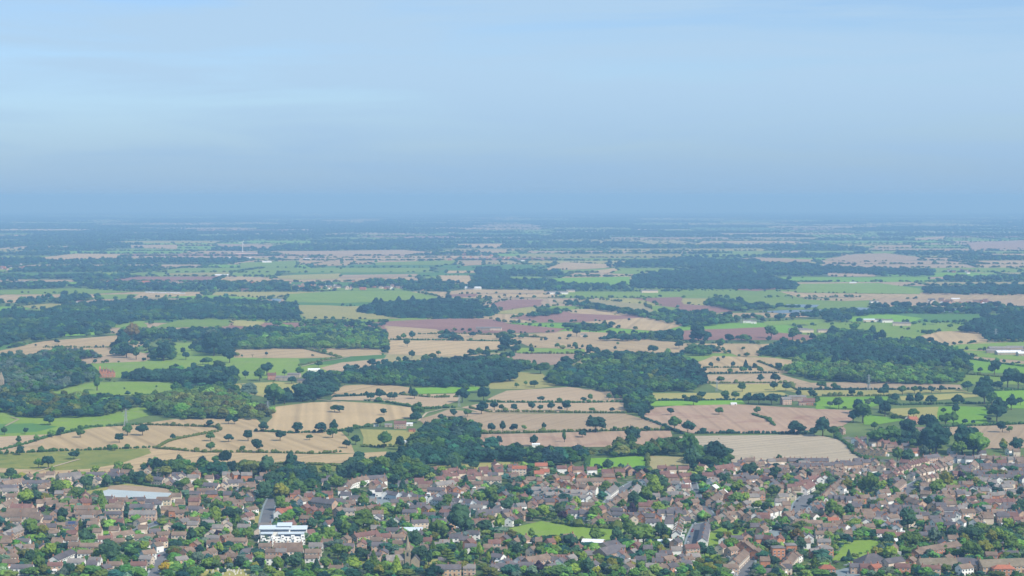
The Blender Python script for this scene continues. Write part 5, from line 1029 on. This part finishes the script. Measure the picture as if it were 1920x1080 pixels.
shed(1376, 760, 8, 6, 2.4, 0, 'w', 'w', 'lone white tent like shed at the top of the red field')
shed(1712, 795, 12, 8, 6, 20, 'r', 'o', 'red house with orange roof beside the green paddocks', name='farmhouse', chim=2, detail=1, pitch=36); shed(1703, 791, 8, 6, 5, 70, 'w', 'r', 'white gabled house next to the orange roofed house', name='farmhouse', chim=1, detail=1, pitch=36); shed(1692, 814, 9, 7, 5, 60, 'r', 'n', 'small red house among trees above the estate', name='farmhouse', chim=1, detail=1, pitch=36)
shed(1728, 814, 13, 8, 5, 0, 'c', 'n', 'cream house in the trees above the estate', name='farmhouse', chim=1, detail=1, pitch=36); shed(1737, 822, 12, 8, 5, 0, 'r', 'n', 'red house in front of the cream house above the estate', name='farmhouse', chim=1, detail=1, pitch=36); shed(1579, 815, 9, 7, 6, 60, 'b', 'n', 'brick house at the corner of the grey striped field', name='farmhouse', chim=1, detail=1, pitch=36)
for i, (x, y, L) in enumerate(((1872, 663, 40), (1893, 666, 46), (1915, 664, 40), (1880, 658, 50), (1905, 657, 30), (1925, 668, 30))): shed(x, y, L, 18, 5, rnd.uniform(-8, 8), 's', 'gwgggw'[i], None, ('white' if i in (1, 5) else 'grey') + ' roofed works shed')
for x, y, L, w, rf in ((1640, 569, 24, 'w', 'w'), (1403, 606, 22, 'w', 'w'), (1414, 607, 12, 'w', 'g'), (1498, 623, 40, 'w', 'w'), (1512, 624, 30, 'w', 'g'), (1543, 624, 22, 'w', 'g'), (1630, 604, 26, 'w', 'u'), (1647, 604, 26, 'w', 'w'), (1664, 605, 26, 'w', 'g'), (1692, 611, 40, 'c', 'g'), (1853, 573, 30, 'w', 'w'), (1792, 564, 24, 'w', 'w'), (1600, 533, 22, 'w', 'w'), (1404, 458, 40, 'w', 'w'), (887, 543, 50, 'w', 'w'), (990, 543, 30, 'w', 'w'), (1046, 552, 60, 'w', 'g'), (1070, 548, 26, 'w', 'w'), (944, 540, 20, 'w', 'w'), (1225, 629, 14, 'w', 'w'), (1218, 549, 50, 'c', 'g'), (906, 620, 30, 's', 'w'), (930, 620, 24, 's', 'k'), (415, 519, 50, 'w', 'w'), (456, 476, 90, 'c', 'w'), (471, 476, 60, 'w', 'g'), (463, 486, 40, 'w', 'w'), (432, 486, 40, 'w', 'w'), (500, 493, 40, 'w', 'w'), (486, 568, 24, 'w', 'g'), (43, 532, 60, 'w', 'w'), (248, 535, 34, 'w', 'r'), (300, 535, 34, 'w', 'r'), (438, 536, 30, 'w', 'r'), (1650, 447, 120, 'c', 'w'), (1669, 448, 80, 'c', 'w'), (1260, 514, 24, 'w', 'w'), (575, 487, 30, 'w', 'w'), (595, 487, 30, 'w', 'w'), (150, 569, 20, 'w', 'r'), (1095, 632, 14, 'r', 'r'), (1015, 526, 40, 'c', 'w')):
    shed(x, y, L, min(20, 8 + L / 5), 5 + L / 60, rnd.uniform(-10, 10), w if rnd.random() < .6 else 'c', rf if rnd.random() < .55 else 'g')
cv = MB(); cv.box(-4.5, 4.5, -1.8, 1.8, .5, 3.2); cv.box(-4.7, 4.7, -2, 2, 3.2, 3.45); cvm = cv.mesh('caravan', [WHITE]); cw = MB()
for x in (-3, 0, 3): cw.box(x - .7, x + .7, -1.85, -1.803, 1.5, 2.6)
cwm = cw.mesh('window_panes', [GLASS])
for i in range(16):
    p = at_(275 + i * 4.6, 549 + i * .12 + rnd.uniform(-.4, .4)); r = empty('caravan', p, rnd.uniform(-.2, .2)); link('body', cvm, r); link('window_panes', cwm, r)['kind'] = 'stuff'
    tag(r, 'caravan', label='white static caravan in the long pale row beyond the woods', group='row of white caravans')
# parish church at the picture's edge
p = at_(2, 733); r = empty('church', (p[0], p[1], .2)); mb = MB(); mb.box(-4, 3, 0, 7, 0, 16); mb.obj('tower', STONE, r); mb = MB(); mb.add([(-4.3, -.3, 16), (3.3, -.3, 16), (3.3, 7.3, 16), (-4.3, 7.3, 16), (-.5, 3.5, 29)], [(0, 1, 4), (1, 2, 4), (2, 3, 4), (3, 0, 4), (0, 3, 2, 1)]); mb.obj('spire', STONE, r)
o = wall_mesh(14, 8, 6, 4, False).obj('nave', STONE, r); o.location = (10.2, 4, 0); o = roof_mesh(14, 8, 6, 4, False, .3).obj('roof', ROOF['r'], r); o.location = (10.2, 4, 0)
tag(r, 'church', label='small village church with pointed stone tower at the edge of the park woods')
def pylon(px, py, hpx, label):
    h = hpx / ppm(py); r = empty('pylon', at_(px, py)); mb = MB(); b, t = h * .09, h * .018; lv = [0, .25, .45, .62, .78, .9, 1]
    def corner(i, f): s = b + (t - b) * f; return (s * (1, 1, -1, -1)[i], s * (1, -1, -1, 1)[i], h * f)
    for i in range(4):
        for a, c in zip(lv, lv[1:]): mb.tube(corner(i, a), corner(i, c), .22, .22, 4); mb.tube(corner(i, a), corner((i + 1) % 4, c), .12, .12, 4); mb.tube(corner((i + 1) % 4, a), corner(i, c), .12, .12, 4)
    mb.obj('mast', STEEL, r)
    for f, w in ((.62, .15), (.78, .19), (.92, .13)):
        mb = MB()
        for s in (-1, 1): mb.tube((0, 0, h * f), (s * h * w, 0, h * f), .2, .12, 4); mb.tube((0, 0, h * (f + .06)), (s * h * w, 0, h * f), .14, .1, 4); mb.tube((s * h * w, 0, h * f), (s * h * w, 0, h * (f - .05)), .14, .14, 4)
        mb.obj('cross_arm', STEEL, r)
    tag(r, 'pylon', label=label)
for q in ((502, 778, 26, 'steel pylon at the corner of the wood above the wide stubble'), (236, 800, 34, 'tall steel pylon on the stubble edge below the park woods'), (861, 763, 22, 'steel pylon where the hedges meet between two stubble fields'), (1344, 734, 22, 'steel pylon beside the yellow hay strip and lone trees'), (1629, 732, 30, 'steel pylon against the pale front of the big wood'), (1867, 640, 24, 'steel pylon in front of the far dark wood'), (1390, 607, 14, 'small far pylon near white farm buildings by the lake')): pylon(*q)
# wind turbine
p = at_(455, 474); r = empty('wind_turbine', p); mb = MB(); mb.tube((0, 0, 0), (0, 0, 66), 2.6, 1.5, 12); mb.obj('tower', WHITE, r); mb = MB(); mb.box(-2, 2, -4, 6, 65.5, 69.5); mb.obj('nacelle', WHITE, r)
hub = MB(); hub.tube((0, -6.5, 67.5), (0, -4.003, 67.5), .8, 1.8, 10); hub = hub.obj('hub', WHITE, r)
for k in range(3):
    a = math.radians(28 + 120 * k); d = Vector((math.sin(a), 0, math.cos(a))); q = Vector((math.cos(a), 0, -math.sin(a))); c0 = Vector((0, -5.4, 67.5)); mb = MB()
    S = [(1, 1.6), (6, 3.2), (16, 2.2), (27, .5)]; v = []
    for u, w in S: c = c0 + d * u; v += [c - q * w * .35 + Vector((0, .15, 0)), c + q * w * .65 + Vector((0, .15, 0)), c + q * w * .65 - Vector((0, .15, 0)), c - q * w * .35 - Vector((0, .15, 0))]
    mb.add(v, [(4 * i + j, 4 * i + (j + 1) % 4, 4 * i + 4 + (j + 1) % 4, 4 * i + 4 + j) for i in range(3) for j in range(4)] + [(0, 3, 2, 1), (12, 13, 14, 15)]); mb.obj('blade', WHITE, hub)
r.scale = (.8, .8, .8); tag(r, 'wind turbine', label='lone white wind turbine by pale sheds on the hazy plain')
# cars along the streets
cb = MB(); cb.add([(-2.1, -.85, .35), (2.1, -.85, .35), (2.1, .85, .35), (-2.1, .85, .35), (-2.1, -.85, .85), (2.1, -.85, .8), (2.1, .85, .8), (-2.1, .85, .85)], [(0, 3, 2, 1), (4, 5, 6, 7), (0, 1, 5, 4), (1, 2, 6, 5), (2, 3, 7, 6), (3, 0, 4, 7)]); cb.box(-1.2, .7, -.65, .65, 1.36, 1.42)
cbm = cb.mesh('car_body', [CARPAINT[0]]); cg = MB(); cg.add([(-1.7, -.78, .853), (1.2, -.78, .823), (1.2, .78, .823), (-1.7, .78, .853), (-1.15, -.62, 1.357), (.65, -.62, 1.357), (.65, .62, 1.357), (-1.15, .62, 1.357)], [(4, 5, 6, 7), (0, 1, 5, 4), (1, 2, 6, 5), (2, 3, 7, 6), (3, 0, 4, 7)]); cgm = cg.mesh('car_windows', [GLASS])
ty = MB()
for x in (-1.3, 1.3):
    for y in (-.86, .66): ty.tube((x, y, .33), (x, y + .2, .33), .33, .33, 10)
tym = ty.mesh('tyre', [flat_mat('tyre_rubber', (.02, .02, .02), .9)])
nc = 0
for (w, s), n in zip(ROADS, (0, 6, 6, 11, 8, 5, 6, 7, 6, 5, 3, 3, 5, 5, 3, 2, 4)):
    P = [G(*q) for q in pp(s)]; seg = [(a, b, (b - a).length) for a, b in zip(P, P[1:])]; tot = sum(x[2] for x in seg)
    for i in range(n):
        d = tot * (i + rnd.uniform(.2, .8)) / n
        for a, b, l in seg:
            if d <= l: break
            d -= l
        t = (b - a).normalized(); q = a + t * min(d, l) + Vector((-t.y, t.x, 0)) * (w / 2 - 1.1) * rnd.choice([-1, 1]); m = PX([[q.x, q.y, 0]])[0]
        if m[1] > 1084: continue
        ci = rnd.choices(range(5), (6, 3, 4, 1, 2))[0]; r = empty('parked_car', (q.x, q.y, .4 + .01 * nc % .05), math.atan2(t.y, t.x)); nc += 1
        b_ = link('body', cbm, r); b_.material_slots[0].link = 'OBJECT'; b_.material_slots[0].material = CARPAINT[ci]; link('window_glass', cgm, r); link('tyre', tym, r)['kind'] = 'stuff'
        tag(r, 'car', f'{CARNAME[ci]} parked car', 'cars parked along the streets', None, (m[0], m[1]))
for h in rnd.sample([q for q in HS[:420] if q[2] < 20 and q[10] < 1080], 120):
    a = h[5]; s = rnd.choice([-1, 1]); q = Vector((h[0] + math.cos(a) * s * (h[2] / 2 + 2.0) + math.sin(a) * 3, h[1] + math.sin(a) * s * (h[2] / 2 + 2.0) - math.cos(a) * 3, 0)); m = PX([[q.x, q.y, 0]])[0]
    ci = rnd.choices(range(5), (7, 4, 2, 1, 2))[0]; r = empty('parked_car', (q.x, q.y, .12), a + math.pi / 2 + rnd.uniform(-.1, .1))
    b_ = link('body', cbm, r); b_.material_slots[0].link = 'OBJECT'; b_.material_slots[0].material = CARPAINT[ci]; link('window_glass', cgm, r); link('tyre', tym, r)['kind'] = 'stuff'
    tag(r, 'car', f'{CARNAME[ci]} car on a drive', 'cars standing on house drives', None, (m[0], m[1]))
# gravestones on the cemetery lawn
gm = MB(); gm.box(-.45, .45, -.09, .09, 0, 1.0); gm.tube((0, -.085, 1.0), (0, .085, 1.0), .449, .449, 10); gmm = gm.mesh('gravestone', [flat_mat('pale_headstone', (.62, .6, .56))])
for i in range(34):
    p = at_(rnd.uniform(376, 470), rnd.uniform(1067.5, 1079)); o = link('gravestone', gmm, None, (p[0], p[1], .1), rnd.uniform(-.2, .2)); o.scale = (1.1, 1.1, rnd.uniform(.9, 1.3))
    tag(o, 'gravestone', label='pale upright headstone on the yellowish cemetery lawn', group='headstones on the cemetery lawn')

# ------------------------------------------------------------------ lay everything on the curve of the earth
for o in list(COL.objects):
    if o.parent or o.type in ('CAMERA', 'LIGHT'): continue
    if o.type == 'MESH' and o.get('kind') in ('structure', 'stuff'):
        me = o.data; n = len(me.vertices); c = np.empty(n * 3, np.float32); me.vertices.foreach_get('co', c); c = c.reshape(n, 3).astype(float)
        a = o.rotation_euler.z; x = c[:, 0] * math.cos(a) - c[:, 1] * math.sin(a) + o.location.x; y = c[:, 0] * math.sin(a) + c[:, 1] * math.cos(a) + o.location.y
        c[:, 2] += gz(x, y); me.vertices.foreach_set('co', c.astype(np.float32).ravel()); me.update()
    else: o.location.z += gz(o.location.x, o.location.y)

# ------------------------------------------------------------------ air
mb = MB(); mb.box(-60000, 60000, -3500, 105000, -696.0, 310.0); hz = mb.mesh('haze', []); m = bpy.data.materials.new('haze'); m.use_nodes = True; t = m.node_tree; t.nodes.clear()
pv = nd(t, 'ShaderNodeVolumePrincipled'); pv.inputs['Color'].default_value = (0.345, 0.63, 1.0, 1); pv.inputs['Density'].default_value = 9.2e-5; pv.inputs['Absorption Color'].default_value = (0.19, 0.19, 0.19, 1); pv.inputs['Anisotropy'].default_value = 0.0
ou = nd(t, 'ShaderNodeOutputMaterial'); t.links.new(pv.outputs[0], ou.inputs['Volume']); hz.materials.append(m); struct(link('haze', hz), 'stuff')

# ------------------------------------------------------------------ labels: each thing is told by its look and by its place between two things one can find
MARKS = [(532, 1000, 'white flats'), (756, 1050, 'tall church spire'), (1055, 995, 'playing field'), (668, 918, 'curved white terrace'), (240, 930, 'grey sports pitch'), (1113, 1024, 'white bowed hall'), (1321, 1012, 'black roofed terrace'), (1472, 1043, 'red brick flats'), (1758, 1042, 'long orange lodge'), (770, 1003, 'pale bowed hall'), (1050, 930, 'slate terraces'), (1160, 870, 'bright green field'), (1450, 840, 'grey striped field'), (1508, 950, 'wide grey street'), (1706, 915, 'curving street'), (502, 965, 'straight grey road'), (420, 1073, 'cemetery lawn'), (1622, 1030, 'park lawn'), (1000, 885, 'orange roofed flats'), (200, 1003, 'small green'),
 (201, 700, 'red manor'), (540, 714, 'park farm'), (750, 802, 'paddock farm'), (1400, 785, 'red field'), (800, 580, 'conifer wood'), (820, 700, 'middle wood'), (1620, 670, 'big wood'), (1620, 582, 'lake'), (1498, 752, 'red field farm'), (236, 790, 'stubble edge pylon'), (1840, 530, 'far dark wood'), (455, 465, 'wind turbine'), (310, 549, 'caravan row'), (745, 536, 'far village'), (1640, 610, 'white farm sheds'), (630, 775, 'copse in the stubble'), (1050, 745, 'pink stubble slope'), (1893, 662, 'grey works sheds'), (1805, 780, 'green paddocks'), (100, 862, 'rough meadow')]
WORDS = 'next second third fourth fifth sixth seventh eighth ninth tenth eleventh twelfth thirteenth fourteenth fifteenth sixteenth seventeenth eighteenth nineteenth twentieth'.split()
groups = {}
for th in THINGS:
    o, look, x, y = th; q = [(math.hypot(mx - x, (my - y) * 2.2), mx, my, nm) for mx, my, nm in MARKS]; q.sort(); d0, ax, ay, an = q[0]
    best, bs = q[1], -2
    for d, mx, my, nm in q[1:9]:
        v1, v2 = (x - ax, (y - ay) * 2.2), (mx - ax, (my - ay) * 2.2); c = (v1[0] * v2[0] + v1[1] * v2[1]) / (math.hypot(*v1) * math.hypot(*v2) + 1e-6)
        if c > bs: bs, best = c, (d, mx, my, nm)
    groups.setdefault((look, an, best[3]), []).append((d0, o))
for (look, a, b), v in groups.items():
    v.sort(key=lambda e: e[0])
    for i, (_, o) in enumerate(v):
        w = WORDS[i] if i < len(WORDS) else 'farther ' + WORDS[min(i - len(WORDS), 19)]
        o['label'] = f'{look}, {w} from the {a} towards the {b}' if i else f'{look}, first from the {a} towards the {b}'
        if len(o['label'].split()) > 16: o['label'] = f'{look}, {w} from {a} towards {b}'
